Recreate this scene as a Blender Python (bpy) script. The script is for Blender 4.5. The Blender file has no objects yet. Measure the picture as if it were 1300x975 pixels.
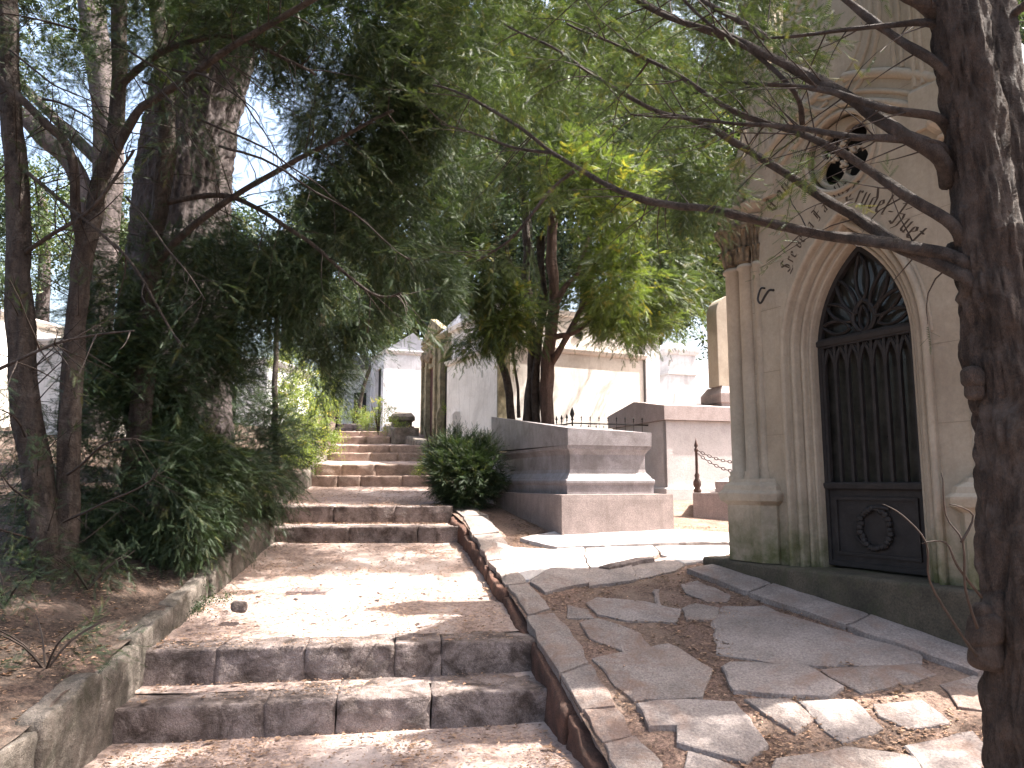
import bpy, bmesh, math, random
import numpy as np
from mathutils import Vector, noise
R = math.radians
random.seed(7); rng = np.random.default_rng(11)
sc = bpy.context.scene
col = sc.collection
# ---------------------------------------------------------------- camera
FPX = 950.0; TH = math.atan(124.5/950); CT, ST = math.cos(TH), math.sin(TH); EYE = 1.5
cam = bpy.data.cameras.new('camera'); cam.sensor_width = 36; cam.lens = 36*FPX/1300; cam.clip_end = 2000; cam.clip_start = .05
co = bpy.data.objects.new('camera', cam); col.objects.link(co)
co.location = (0, 0, EYE); co.rotation_euler = (R(90)+TH, 0, 0); sc.camera = co
def ray(px, py):
    x = (px-650)/FPX; y = -(py-487.5)/FPX
    return x, CT-y*ST, ST+y*CT
def at(px, py, Y):
    d = ray(px, py); t = Y/d[1]
    return Vector((d[0]*t, Y, EYE+d[2]*t))
def interp(pts, d):
    if d <= pts[0][0]: a, b = pts[0], pts[1]
    elif d >= pts[-1][0]: a, b = pts[-2], pts[-1]
    else:
        for a, b in zip(pts, pts[1:]):
            if a[0] <= d <= b[0]: break
    return a[1]+(b[1]-a[1])*(d-a[0])/(b[0]-a[0])
# ---------------------------------------------------------------- terrain functions (metres; d = distance north)
XL = [(-3,-1.6),(0,-1.9),(3.47,-2.18),(4.82,-2.33),(8.6,-2.68),(9.2,-2.82),(13,-3.44),(17,-4.1),(20.5,-4.81),(24,-5.6),(30,-7),(200,-40)]
ZL = [(-3,0),(0,.1),(3.47,.34),(4.82,.5),(6.36,.74),(7.49,.97),(8.6,1.17),(13,1.77),(17,2.2),(20.5,2.95),(24,3.45),(27,3.75),(200,4.2)]
XR = [(-3,1.9),(0,1.3),(3.93,.43),(4.98,.2),(8.6,-.6),(9.2,-.78),(13,-1.32),(17,-2.05),(20.5,-3.5),(24,-4.3),(30,-5.4),(200,-36)]
ZR = [(-3,-.9),(0,-.62),(3.93,.09),(4.79,.31),(5.5,.47),(6.2,.6),(7.72,.89),(8.6,1.05),(9.7,1.2),(13,1.6),(17,2.1),(20.5,2.85),(24,3.4),(27,3.7),(200,4.2)]
KR = [(3,.06),(4.5,.04),(6.6,0),(9,-.04),(30,-.02)]
def bump(x, y, s, a): return noise.noise(Vector((x*s, y*s, 3.3)))*a
def T(x, d):
    k = interp(KR, min(max(d, 3), 30)); dx = min(x-interp(XR, d), 8)
    return interp(ZR, d)+k*dx
def TL(x, d):
    q = max(interp(XL, d)-.16-x, 0)
    return interp(ZL, d)+.42*(1-math.exp(-q*.75))+min(q, 30)*.012+bump(x, d, 1.3, .07)*min(q, 1)
def onT(px, py, fn=None, h=0):
    fn = fn or T; d = ray(px, py); t = 2.0
    while t < 60:
        t += .01; x, y, z = d[0]*t, d[1]*t, EYE+d[2]*t
        if z < fn(x, y)+h: return Vector((x, y, fn(x, y)+h))
    return at(px, py, 30)
# ---------------------------------------------------------------- materials
def newmat(name):
    m = bpy.data.materials.new(name); m.use_nodes = True
    nt = m.node_tree; nt.nodes.clear()
    out = nt.nodes.new('ShaderNodeOutputMaterial')
    return m, nt, out
def N(nt, t, **k):
    n = nt.nodes.new(t)
    for a, b in k.items():
        if a in n.inputs: n.inputs[a].default_value = b
        else: setattr(n, a, b)
    return n
def ramp(nt, src, stops):
    r = nt.nodes.new('ShaderNodeValToRGB'); e = r.color_ramp.elements
    while len(e) < len(stops): e.new(.5)
    for i, (p, c) in enumerate(stops):
        e[i].position = p; e[i].color = (c[0], c[1], c[2], 1)
    nt.links.new(src, r.inputs['Fac']); return r
def mixc(nt, f, a, b, mode='MIX'):
    m = nt.nodes.new('ShaderNodeMix'); m.data_type = 'RGBA'; m.blend_type = mode
    for s, v in ((m.inputs[0], f), (m.inputs[6], a), (m.inputs[7], b)):
        if isinstance(v, (int, float)): s.default_value = v
        elif isinstance(v, tuple): s.default_value = (v[0], v[1], v[2], 1)
        else: nt.links.new(v, s)
    return m.outputs[2]
def stone(name, base, dark, scale=4, rough=.85, speck=.0, bump_s=.25, bump_scale=30, stain=None, stain_amt=.5, stain_lo=.48, moss=None, moss_z=None, joints=None, stretch=(1,1,1), spec=.3, streak=None, bdist=.02):
    m, nt, out = newmat(name); L = nt.links.new
    geo = N(nt, 'ShaderNodeNewGeometry'); tc = geo.outputs['Position']
    mp = N(nt, 'ShaderNodeMapping'); mp.inputs['Scale'].default_value = stretch; L(tc, mp.inputs[0]); p = mp.outputs[0]
    n1 = N(nt, 'ShaderNodeTexNoise', Scale=scale, Detail=8, Roughness=.65); L(p, n1.inputs['Vector'])
    c = ramp(nt, n1.outputs[0], [(.3, dark), (.68, base)]).outputs[0]
    n2 = N(nt, 'ShaderNodeTexNoise', Scale=scale*22, Detail=4, Roughness=.8); L(p, n2.inputs['Vector'])
    if speck:
        r2 = ramp(nt, n2.outputs[0], [(.35, (1-speck,)*3), (.65, (1+speck*.6,)*3)])
        c = mixc(nt, 1.0, c, r2.outputs[0], 'MULTIPLY')
    if stain:
        n3 = N(nt, 'ShaderNodeTexNoise', Scale=scale*.7, Detail=10, Roughness=.7, Distortion=.6); L(tc, n3.inputs['Vector'])
        r3 = ramp(nt, n3.outputs[0], [(stain_lo, (0,0,0)), (stain_lo+.16, (stain_amt,)*3)])
        c = mixc(nt, r3.outputs[0], c, stain)
    if streak:
        mp2 = N(nt, 'ShaderNodeMapping'); mp2.inputs['Scale'].default_value = (9, 9, .9); L(tc, mp2.inputs[0])
        n5 = N(nt, 'ShaderNodeTexNoise', Scale=1.5, Detail=6, Roughness=.7); L(mp2.outputs[0], n5.inputs['Vector'])
        r5 = ramp(nt, n5.outputs[0], [(.5, (0,0,0)), (.75, (.55,)*3)])
        c = mixc(nt, r5.outputs[0], c, streak)
    if moss:
        sx = N(nt, 'ShaderNodeSeparateXYZ'); L(geo.outputs['Position'], sx.inputs[0])
        mr = N(nt, 'ShaderNodeMapRange'); mr.inputs['From Min'].default_value = moss_z[1]; mr.inputs['From Max'].default_value = moss_z[0]; L(sx.outputs[2], mr.inputs[0])
        n4 = N(nt, 'ShaderNodeTexNoise', Scale=5, Detail=6, Roughness=.7); L(tc, n4.inputs['Vector'])
        mu = N(nt, 'ShaderNodeMath', operation='MULTIPLY'); L(mr.outputs[0], mu.inputs[0]); L(n4.outputs[0], mu.inputs[1])
        r4 = ramp(nt, mu.outputs[0], [(.18, (0,0,0)), (.5, (.95,)*3)])
        c = mixc(nt, r4.outputs[0], c, moss)
    b = N(nt, 'ShaderNodeBsdfPrincipled', Roughness=rough); b.inputs['Specular IOR Level'].default_value = spec
    L(c, b.inputs['Base Color'])
    n6 = N(nt, 'ShaderNodeTexNoise', Scale=bump_scale, Detail=8, Roughness=.7); L(tc, n6.inputs['Vector'])
    bp = N(nt, 'ShaderNodeBump', Strength=bump_s, Distance=bdist); L(n6.outputs[0], bp.inputs['Height']); L(bp.outputs[0], b.inputs['Normal'])
    L(b.outputs[0], out.inputs[0]); return m
def foliage(name, dark, light, trans=.35, rough=.55, sc_=1.2):
    m, nt, out = newmat(name); L = nt.links.new
    at_ = N(nt, 'ShaderNodeAttribute', attribute_name='tone')
    c = ramp(nt, at_.outputs['Fac'], [(.0, dark), (.9, light), (1.0, (light[0]*1.9, light[1]*1.25, light[2]))]).outputs[0]
    b = N(nt, 'ShaderNodeBsdfPrincipled', Roughness=rough); b.inputs['Specular IOR Level'].default_value = .35; L(c, b.inputs['Base Color'])
    t = N(nt, 'ShaderNodeBsdfTranslucent'); c2 = mixc(nt, 1.0, c, (1.2, 1.25, .6), 'MULTIPLY'); L(c2, t.inputs[0])
    mx = N(nt, 'ShaderNodeMixShader', Fac=trans); L(b.outputs[0], mx.inputs[1]); L(t.outputs[0], mx.inputs[2])
    L(mx.outputs[0], out.inputs[0]); return m
M = {}
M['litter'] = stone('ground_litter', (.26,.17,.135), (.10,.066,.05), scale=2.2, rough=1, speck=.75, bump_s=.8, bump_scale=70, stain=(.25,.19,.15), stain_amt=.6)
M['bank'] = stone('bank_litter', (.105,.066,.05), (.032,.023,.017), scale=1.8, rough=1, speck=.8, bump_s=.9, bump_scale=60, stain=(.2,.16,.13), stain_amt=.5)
M['path'] = stone('path_gravel', (.37,.28,.245), (.22,.155,.13), scale=1.3, rough=1, speck=.5, bump_s=.5, bump_scale=90, stain=(.44,.37,.34), stain_amt=.75)
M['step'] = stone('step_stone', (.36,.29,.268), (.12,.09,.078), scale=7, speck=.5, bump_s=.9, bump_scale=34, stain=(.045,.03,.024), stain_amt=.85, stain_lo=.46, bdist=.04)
M['step_far'] = stone('step_stone_sunlit', (.42,.31,.26), (.2,.14,.11), scale=5, speck=.4, bump_s=.6, bump_scale=28, stain=(.12,.08,.055), stain_amt=.6)  # paler, warmer copy of the step stone, sun put into the colour
M['kerb'] = stone('kerb_stone', (.21,.175,.15), (.06,.05,.04), scale=7, speck=.5, bump_s=.9, bump_scale=30, bdist=.04, stain=(.045,.042,.028), stain_amt=.7)
M['redwall'] = stone('rough_red_stone', (.14,.07,.05), (.045,.028,.022), scale=7, speck=.5, bump_s=1, bump_scale=22)
M['flag'] = stone('flagstone_slate', (.32,.27,.25), (.19,.16,.148), scale=3, speck=.4, bump_s=.7, bump_scale=30, bdist=.03, stain=(.2,.125,.095), stain_amt=.75, stain_lo=.5)
M['flag2'] = stone('flagstone_warm', (.31,.26,.235), (.18,.15,.138), scale=3.5, speck=.45, bump_s=.8, bump_scale=28, bdist=.03, stain=(.2,.125,.095), stain_amt=.8, stain_lo=.47)
M['lime'] = stone('chapel_limestone', (.42,.355,.28), (.30,.25,.19), scale=1.6, speck=.1, bump_s=.14, bump_scale=40, stain=(.21,.165,.13), stain_amt=.45, moss=(.075,.08,.03), moss_z=(.7,1.75), streak=(.26,.21,.17))
M['lime_dark'] = stone('weathered_carving', (.27,.20,.13), (.05,.035,.025), scale=14, speck=.3, bump_s=.4, bump_scale=40)
M['plinth'] = stone('mossy_plinth', (.115,.095,.07), (.045,.04,.03), scale=3, speck=.35, bump_s=.5, bump_scale=35, stain=(.05,.055,.025), stain_amt=.8)
M['granite'] = stone('grey_granite', (.31,.28,.29), (.20,.175,.18), scale=6, rough=.55, speck=.4, bump_s=.1, bump_scale=80, spec=.45, stain=(.10,.08,.075), stain_amt=.5, streak=(.12,.10,.095))
M['granite_br'] = stone('brown_granite', (.30,.24,.225), (.19,.15,.14), scale=5, rough=.7, speck=.4, bump_s=.2, bump_scale=80, streak=(.13,.10,.09))
M['granite_pale'] = stone('pale_pink_granite', (.40,.33,.315), (.29,.235,.225), scale=5, rough=.75, speck=.35, bump_s=.2, bump_scale=70, streak=(.22,.17,.16))
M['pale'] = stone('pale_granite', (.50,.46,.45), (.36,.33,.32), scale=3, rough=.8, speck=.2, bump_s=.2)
M['white'] = stone('white_limestone', (.80,.75,.70), (.64,.59,.54), scale=1.2, rough=.9, speck=.08, bump_s=.15, stain=(.36,.31,.27), stain_amt=.45, streak=(.42,.38,.34))
M['white2'] = stone('bluish_limestone', (.70,.70,.72), (.50,.50,.52), scale=1.4, rough=.9, speck=.08, bump_s=.15, stain=(.28,.27,.27), stain_amt=.5, streak=(.3,.3,.3))
M['tan'] = stone('old_tan_stone', (.36,.30,.19), (.13,.11,.07), scale=5, speck=.2, bump_s=.5, stain=(.07,.065,.045), stain_amt=.7)
M['rooflead'] = stone('grey_slate_roof', (.22,.22,.25), (.12,.12,.14), scale=3, speck=.2)
M['darkdoor'] = stone('oxblood_door', (.09,.03,.028), (.04,.016,.014), scale=3, rough=.5)
M['dark'] = stone('interior_shade_tone', (.018,.016,.015), (.008,.007,.007), scale=3, rough=.6)  # near-black colour stands in for the unlit space inside openings
M['iron'] = stone('black_iron', (.035,.03,.03), (.015,.013,.013), scale=12, rough=.65, speck=.3, spec=.3, bump_s=.2, bump_scale=90)
M['rust'] = stone('rusty_iron', (.10,.055,.045), (.03,.02,.018), scale=14, rough=.7, speck=.4)
M['glassdark'] = stone('dusty_dark_pane', (.05,.048,.042), (.018,.017,.016), scale=6, rough=.18, spec=.6, bump_s=.02)
M['joint'] = stone('mortar', (.27,.215,.16), (.2,.16,.12), scale=9)
M['ink'] = stone('incised_lettering', (.085,.058,.042), (.05,.036,.028), scale=20, rough=.9)
M['bark'] = stone('dark_yew_bark', (.105,.075,.06), (.02,.014,.011), scale=11, speck=.6, bump_s=1, bump_scale=38, stretch=(1.8,1.8,.55), stain=(.14,.115,.10), stain_amt=.5, bdist=.06)
M['bark_red'] = stone('reddish_bark', (.19,.12,.095), (.05,.032,.026), scale=6, speck=.5, bump_s=1, bump_scale=18, bdist=.06, stretch=(2.5,2.5,.3))
M['bark_gray'] = stone('grey_ridged_bark', (.125,.10,.095), (.04,.03,.03), scale=6, speck=.35, bump_s=1, bump_scale=12, stretch=(1.8,1.8,.35), bdist=.06)
M['yew_dark'] = foliage('yew_needles_dark', (.016,.027,.014), (.046,.074,.03), .25)  # darker copy of the yew needles, with shade put into the colour
M['yew_mid'] = foliage('yew_needles_mid', (.024,.038,.019), (.066,.094,.034), .36)
M['yew_bright'] = foliage('yew_needles_sunlit', (.045,.066,.022), (.12,.16,.042), .46)  # lit copy of the yew needles, sun put into the colour
M['leaf_far'] = foliage('far_leaves', (.028,.042,.024), (.07,.10,.042), .33)
M['leaf_blue'] = foliage('bluish_leaves', (.028,.042,.028), (.065,.10,.055), .3)
M['shrub'] = foliage('shrub_leaves', (.09,.12,.04), (.22,.27,.08), .5)
M['twig'] = stone('twig_bark', (.045,.03,.024), (.018,.013,.01), scale=20, rough=.8)
M['deadneedle'] = foliage('fallen_needles', (.10,.055,.035), (.34,.22,.15), .1)
# ---------------------------------------------------------------- object helpers
def meta(o, label=None, cat=None, group=None, kind=None):
    if label: o['label'] = label
    if cat: o['category'] = cat
    if group: o['group'] = group
    if kind: o['kind'] = kind
    return o
def thing(name, label, cat, loc=(0,0,0), group=None):
    o = bpy.data.objects.new(name, None); col.objects.link(o); o.location = loc; o.empty_display_size = .2
    return meta(o, label, cat, group)
def absloc(o):
    v = Vector((0,0,0))
    while o is not None: v = v+o.location; o = o.parent
    return v
def link(name, me, mat, parent=None, smooth=False, org=None):
    """mesh given in world coordinates; moved to the parent's (or its own) origin"""
    o = bpy.data.objects.new(name, me); col.objects.link(o)
    if parent is not None:
        off = absloc(parent); o.parent = parent
    else:
        off = Vector(org) if org is not None else Vector((0,0,0)); o.location = off
    if off.length > 0:
        from mathutils import Matrix
        me.transform(Matrix.Translation(-off))
    me.materials.append(M[mat] if isinstance(mat, str) else mat)
    if smooth: me.polygons.foreach_set('use_smooth', [True]*len(me.polygons))
    return o
class MB:
    def __init__(s): s.v = []; s.f = []
    def add(s, vs, fs):
        b = len(s.v); s.v += [tuple(v) for v in vs]; s.f += [tuple(i+b for i in f) for f in fs]
    def box(s, fr, a0, a1, b0, b1, c0, c1):
        s.add([fr(a, b, c) for c in (c0, c1) for a, b in ((a0,b0),(a1,b0),(a1,b1),(a0,b1))],
              [(0,3,2,1),(4,5,6,7),(0,1,5,4),(1,2,6,5),(2,3,7,6),(3,0,4,7)])
    def stack(s, fr, a0, a1, b0, b1, prof, ch=0):
        """prof = [(z, grow)] moulded block, optional chamfer"""
        rows = []
        for z, g in prof:
            A0, A1, B0, B1 = a0-g, a1+g, b0-g, b1+g
            if ch:
                c = ch
                pts = [(A0+c,B0),(A1-c,B0),(A1,B0+c),(A1,B1-c),(A1-c,B1),(A0+c,B1),(A0,B1-c),(A0,B0+c)]
            else: pts = [(A0,B0),(A1,B0),(A1,B1),(A0,B1)]
            rows.append([fr(a, b, z) for a, b in pts])
        n = len(rows[0]); vs = [p for r in rows for p in r]; fs = [tuple(range(n-1, -1, -1)), tuple(range(len(vs)-n, len(vs)))]
        for i in range(len(rows)-1):
            for j in range(n):
                k = (j+1) % n; fs.append((i*n+j, i*n+k, (i+1)*n+k, (i+1)*n+j))
        s.add(vs, fs)
    def tube(s, pts, rad, n=8, rough=0, seed=0, cap=True, fine=0):
        pts = [Vector(p) for p in pts]; m = len(pts)
        if not hasattr(rad, '__len__'): rad = [rad]*m
        vs = []; ref = None
        for i, p in enumerate(pts):
            t = (pts[min(i+1, m-1)]-pts[max(i-1, 0)])
            t = t.normalized() if t.length > 1e-9 else Vector((0,0,1))
            if ref is None: ref = t.orthogonal().normalized()
            ref = (ref-t*ref.dot(t)).normalized(); b = t.cross(ref)
            for j in range(n):
                a = 2*math.pi*j/n; r = rad[i]
                if rough:
                    r *= 1+rough*noise.noise(Vector((math.cos(a)*2.2+seed, math.sin(a)*2.2, i*(.22 if not fine else .05))))+rough*.45*noise.noise(Vector((math.cos(a)*7+seed, math.sin(a)*7, i*(.35 if not fine else .06))))
                    if fine: w_ = p*1.0; r += fine*.016*(abs(noise.noise(Vector((math.cos(a)*9+seed, math.sin(a)*9, w_.z*(7 if fine < 2 else 1.6)))))-.2)*1.2+fine*.012*noise.noise(Vector((math.cos(a)*20, math.sin(a)*20+seed, w_.z*16)))
                vs.append(p+ref*(math.cos(a)*r)+b*(math.sin(a)*r))
        fs = [(i*n+j, i*n+(j+1) % n, (i+1)*n+(j+1) % n, (i+1)*n+j) for i in range(m-1) for j in range(n)]
        if cap: fs += [tuple(range(n-1, -1, -1)), tuple(range((m-1)*n, m*n))]
        s.add(vs, fs)
    def lathe(s, c, prof, n=20, ph=0, flute=0):
        vs = []
        for z, r in prof:
            for j in range(n):
                a = 2*math.pi*(j+ph)/n; rr = r*(1+(flute if j % 2 else 0))
                vs.append((c[0]+math.cos(a)*rr, c[1]+math.sin(a)*rr, z))
        m = len(prof)
        fs = [(i*n+j, i*n+(j+1) % n, (i+1)*n+(j+1) % n, (i+1)*n+j) for i in range(m-1) for j in range(n)]
        fs += [tuple(range(n-1, -1, -1)), tuple(range((m-1)*n, m*n))]
        s.add(vs, fs)
    def sweep(s, fr, path, prof, closed=False, cap=False):
        """path = [(a,z)] in a plane frame fr(a,v,z); prof=[(outward offset, v)]"""
        m = len(path); vs = []; k = len(prof)
        for i, p in enumerate(path):
            if closed: q, r = path[(i-1) % m], path[(i+1) % m]
            else: q, r = path[max(i-1, 0)], path[min(i+1, m-1)]
            tx, tz = r[0]-q[0], r[1]-q[1]; l = math.hypot(tx, tz) or 1
            nx, nz = -tz/l, tx/l
            for o, v in prof: vs.append(fr(p[0]+nx*o, v, p[1]+nz*o))
        fs = []
        for i in range(m if closed else m-1):
            j = (i+1) % m
            for t in range(k-1): fs.append((i*k+t, j*k+t, j*k+t+1, i*k+t+1))
        s.add(vs, fs)
    def block(s, fr, a0, a1, b0, b1, c0, c1, r=.02, amp=.01, cuts=7, seed=0):
        """rounded, chipped stone block"""
        bm = bmesh.new(); bmesh.ops.create_cube(bm, size=2); bmesh.ops.subdivide_edges(bm, edges=bm.edges[:], cuts=cuts, use_grid_fill=True)
        h = Vector(((a1-a0)/2, (b1-b0)/2, (c1-c0)/2)); c = Vector(((a1+a0)/2, (b1+b0)/2, (c1+c0)/2)); bm.verts.ensure_lookup_table()
        base = len(s.v)
        for v in bm.verts:
            p = Vector((v.co.x*h.x, v.co.y*h.y, v.co.z*h.z))
            q = Vector([max(-h[i]+r, min(h[i]-r, p[i])) for i in range(3)])
            d = p-q
            if d.length > 1e-6: p = q+d.normalized()*r
            w = c+p; nv = noise.noise_vector((w*4.1)+Vector((seed*3.7, 0, 0)))*amp+noise.noise_vector((w*13)+Vector((seed, 0, 0)))*amp*.5
            w = w+nv; s.v.append(tuple(fr(w.x, w.y, w.z)))
        for f in bm.faces: s.f.append(tuple(v.index+base for v in f.verts))
        bm.free()
    def build(s, name, mat, parent=None, smooth=False, org=None):
        me = bpy.data.meshes.new(name); me.from_pydata(s.v, [], s.f); me.validate(); 
        bm = bmesh.new(); bm.from_mesh(me); bmesh.ops.recalc_face_normals(bm, faces=bm.faces[:]); bm.to_mesh(me); bm.free()
        return link(name, me, mat, parent, smooth, org)
def frame(o, ang):
    """local frame: a along (cos,sin), b perpendicular (left of a), c up"""
    ca, sa = math.cos(ang), math.sin(ang)
    return lambda a, b, c: Vector((o[0]+a*ca-b*sa, o[1]+a*sa+b*ca, c+(o[2] if len(o) > 2 else 0)))
def plate(fr, outer, holes, v0, v1, bevel=0):
    """flat slab with holes: outline in (a,z), thickness v0..v1"""
    cu = bpy.data.curves.new('tmp', 'CURVE'); cu.dimensions = '2D'; cu.fill_mode = 'BOTH'; cu.extrude = abs(v1-v0)/2-bevel; cu.bevel_depth = bevel
    if bevel: cu.offset = -bevel
    for pl in [outer]+holes:
        sp = cu.splines.new('POLY'); sp.points.add(len(pl)-1); sp.use_cyclic_u = True
        for i, p in enumerate(pl): sp.points[i].co = (p[0], p[1], 0, 1)
    ob = bpy.data.objects.new('tmp', cu); col.objects.link(ob)
    dg = bpy.context.evaluated_depsgraph_get(); me = bpy.data.meshes.new_from_object(ob.evaluated_get(dg))
    bpy.data.objects.remove(ob); vm = (v0+v1)/2
    vs = [tuple(fr(v.co.x, vm+v.co.z, v.co.y)) for v in me.vertices]; fs = [tuple(p.vertices) for p in me.polygons]
    bpy.data.meshes.remove(me); mb = MB(); mb.add(vs, fs); return mb
# ---------------------------------------------------------------- foliage
def mesh_np(name, V, F, tone=None):
    """V (n,3), F (m,k) numpy"""
    me = bpy.data.meshes.new(name); n, (m, k) = len(V), F.shape
    me.vertices.add(n); me.vertices.foreach_set('co', V.astype(np.float32).ravel())
    me.loops.add(m*k); me.loops.foreach_set('vertex_index', F.astype(np.int32).ravel())
    me.polygons.add(m); me.polygons.foreach_set('loop_start', np.arange(0, m*k, k, dtype=np.int32))
    me.update(calc_edges=True)
    if tone is not None:
        a = me.attributes.new('tone', 'FLOAT', 'POINT'); a.data.foreach_set('value', tone.astype(np.float32))
    return me
def tpl_spray(n=9, w=.16, ln=.32):
    V = []
    for i in range(n):
        x = (i+.5)/n; l = ln*(1-.55*abs(x-.35)/.65)
        for sgn in (-1, 1):
            V += [(x-w/2/n*3.2, 0, 0), (x+w/2/n*3.2, 0, 0), (x+l*.4, sgn*l, -.06)]
    V += [(0, -.012, 0), (0, .012, 0), (1.08, 0, 0)]
    return np.array(V)
def tpl_leaf(n=6, seed=1):
    g = np.random.default_rng(seed); V = []
    for i in range(n):
        c = g.uniform(-.5, .5, 3)+np.array([.5, 0, 0]); d = g.normal(size=3); d /= np.linalg.norm(d); e = np.cross(d, g.normal(size=3)); e /= np.linalg.norm(e)
        L_ = .30; V += [c-d*L_*.5, c+e*L_*.28, c+d*L_*.5, c+d*L_*.5, c-e*L_*.28, c-d*L_*.5]
    return np.array(V)
SPRAY = tpl_spray(10, .17, .26); SPRAY_F = tpl_spray(6, .3, .34); SPRAY_N = tpl_spray(11, .17, .22); LEAF = tpl_leaf(); SPRAY_M = tpl_spray(8, .2, .28)
DENS = 1.0
def unit(a): return a/np.maximum(np.linalg.norm(a, axis=-1, keepdims=True), 1e-9)
def instance(tpl, P, A, S, tone):
    """place template at points P along axes A, sizes S"""
    n = len(P); up = unit(rng.normal(size=(n, 3))*.55+np.array([0, 0, 1])); B = unit(np.cross(up, A)); C = np.cross(A, B)
    V = P[:, None, :]+S[:, None, None]*(tpl[None, :, 0:1]*A[:, None, :]+tpl[None, :, 1:2]*B[:, None, :]+tpl[None, :, 2:3]*C[:, None, :])
    k = len(tpl); V = V.reshape(-1, 3); F = np.arange(len(V)).reshape(-1, 3)
    return V, F, np.repeat(tone, k)
def fronds(O, A, Ln, k, size, tpl, droop=.35, tone=None):
    """branchlets from O along A; returns instance arrays"""
    n = len(O); side = unit(np.cross(A, np.tile(np.array([[0, 0, 1.]]), (n, 1))+rng.normal(size=(n, 3))*.35))
    Ps, As, Ss, Ts = [], [], [], []
    tone = rng.uniform(.1, .95, n) if tone is None else tone
    for j in range(k):
        t = (j+.6)/k; sg = 1 if j % 2 else -1
        p = O+A*(Ln*t)[:, None]; p[:, 2] -= droop*Ln*t*t
        a = unit(A*(.75+.5*t)+side*sg*(.85-.45*t)+rng.normal(size=(n, 3))*.22-np.array([0, 0, droop*t*1.1]))
        Ps.append(p); As.append(a); Ss.append(size*(1.15-.55*t)*rng.uniform(.7, 1.25, n)); Ts.append(np.clip(tone+rng.normal(size=n)*.12, 0, 1))
    P = np.concatenate(Ps); return instance(tpl, P, np.concatenate(As), np.concatenate(Ss), np.concatenate(Ts))
def blob_pts(c, r, n, clump=1.3, thr=.0, seed=0):
    """n points in ellipsoid c,r thinned by 3D noise so that gaps and clumps show"""
    out = []; c = np.array(c); r = np.array(r); tries = 0
    n = int(n*DENS)
    while len(out) < n and tries < n*30:
        tries += 1
        p = rng.normal(size=3); p = p/np.linalg.norm(p)*rng.uniform(0, 1)**.38
        q = c+p*r
        if noise.noise(Vector(q*clump)+Vector((seed*7.1, 0, 0))) > thr: out.append(np.concatenate([q, p]))
    return np.array(out)
def crown_arrays(blobs, frond, k, size, tpl, droop=.4, clump=1.3, thr=.0, seed=0):
    Vs, Fs, Ts = [], [], []; b = 0
    for (c, r, n) in blobs:
        q = blob_pts(c, r, n, clump, thr, seed)
        if not len(q): continue
        O = q[:, :3]; out = unit(q[:, 3:]*np.array(r)+1e-6); m = len(O)
        A = unit(out*.8+rng.normal(size=(m, 3))*.55+np.array([0, 0, -.15]))
        V, F, t = fronds(O, A, frond*rng.uniform(.6, 1.3, m), k, size, tpl, droop)
        Vs.append(V); Fs.append(F+b); Ts.append(t); b += len(V)
    return np.concatenate(Vs), np.concatenate(Fs), np.concatenate(Ts)
def crown(name, blobs, mat, parent, frond=.5, k=8, size=.16, tpl=None, droop=.4, clump=1.3, thr=.0, seed=0):
    V, F, t = crown_arrays(blobs, frond, k, size, SPRAY if tpl is None else tpl, droop, clump, thr, seed)
    return link(name, mesh_np(name, V, F, t), mat, parent)
def PB(px, py, Y, rx, ry, rd, n):
    """foliage mass: centre seen at px,py at distance Y; half sizes in metres from its apparent half size"""
    return (at(px, py, Y), (rx/FPX*Y, rd, ry/FPX*Y), n)
def wiggle(pts, sub=5, amp=.02, seed=0):
    pts = [Vector(p) for p in pts]; out = []
    for i in range(len(pts)-1):
        p0 = pts[max(i-1, 0)]; p1 = pts[i]; p2 = pts[i+1]; p3 = pts[min(i+2, len(pts)-1)]
        for j in range(sub):
            t = j/sub; q = .5*((2*p1)+(p2-p0)*t+(2*p0-5*p1+4*p2-p3)*t*t+(3*p1-p0-3*p2+p3)*t**3)
            out.append(q+noise.noise_vector(q*2.3+Vector((seed, 0, 0)))*amp)
    out.append(pts[-1]); return out
def rads(n, r0, r1, p=1): return [r0+(r1-r0)*(i/(n-1))**p for i in range(n)]
def twigs_from(poly, mb, n, ln, r, down=.2, spread=1.0, start=.2, wood=True, sub=2):
    """bare side twigs off a limb; returns tips and directions as frond anchors"""
    O, A = [], []
    for _ in range(n):
        t = random.uniform(start, 1); i = min(int(t*(len(poly)-1)), len(poly)-2); p = poly[i].lerp(poly[i+1], random.random())
        d = (poly[i+1]-poly[i]).normalized(); s = d.cross(Vector((random.gauss(0, 1), random.gauss(0, 1), random.gauss(0, 1)))).normalized()
        v = (d*.7+s*spread+Vector((0, 0, -down))).normalized(); L_ = ln*random.uniform(.5, 1.3); pts = [p]; q = p.copy()
        for j in range(4):
            v = (v+noise.noise_vector(q*5)*.35+Vector((0, 0, -down*.3))).normalized(); q = q+v*L_/4; pts.append(q.copy())
            if j: O.append(q.copy()); A.append(v.copy())
        if wood: mb.tube(pts, rads(5, r, r*.25), 4, cap=False)
    return O, A
def add_fronds(name, O, A, mat, parent, ln=.22, k=6, size=.09, tpl=None, droop=.25):
    O = np.array([tuple(o) for o in O]); A = unit(np.array([tuple(a) for a in A]))
    V, F, t = fronds(O, A, ln*rng.uniform(.5, 1.3, len(O)), k, size, SPRAY_N if tpl is None else tpl, droop)
    return link(name, mesh_np(name, V, F, t), mat, parent)
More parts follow.
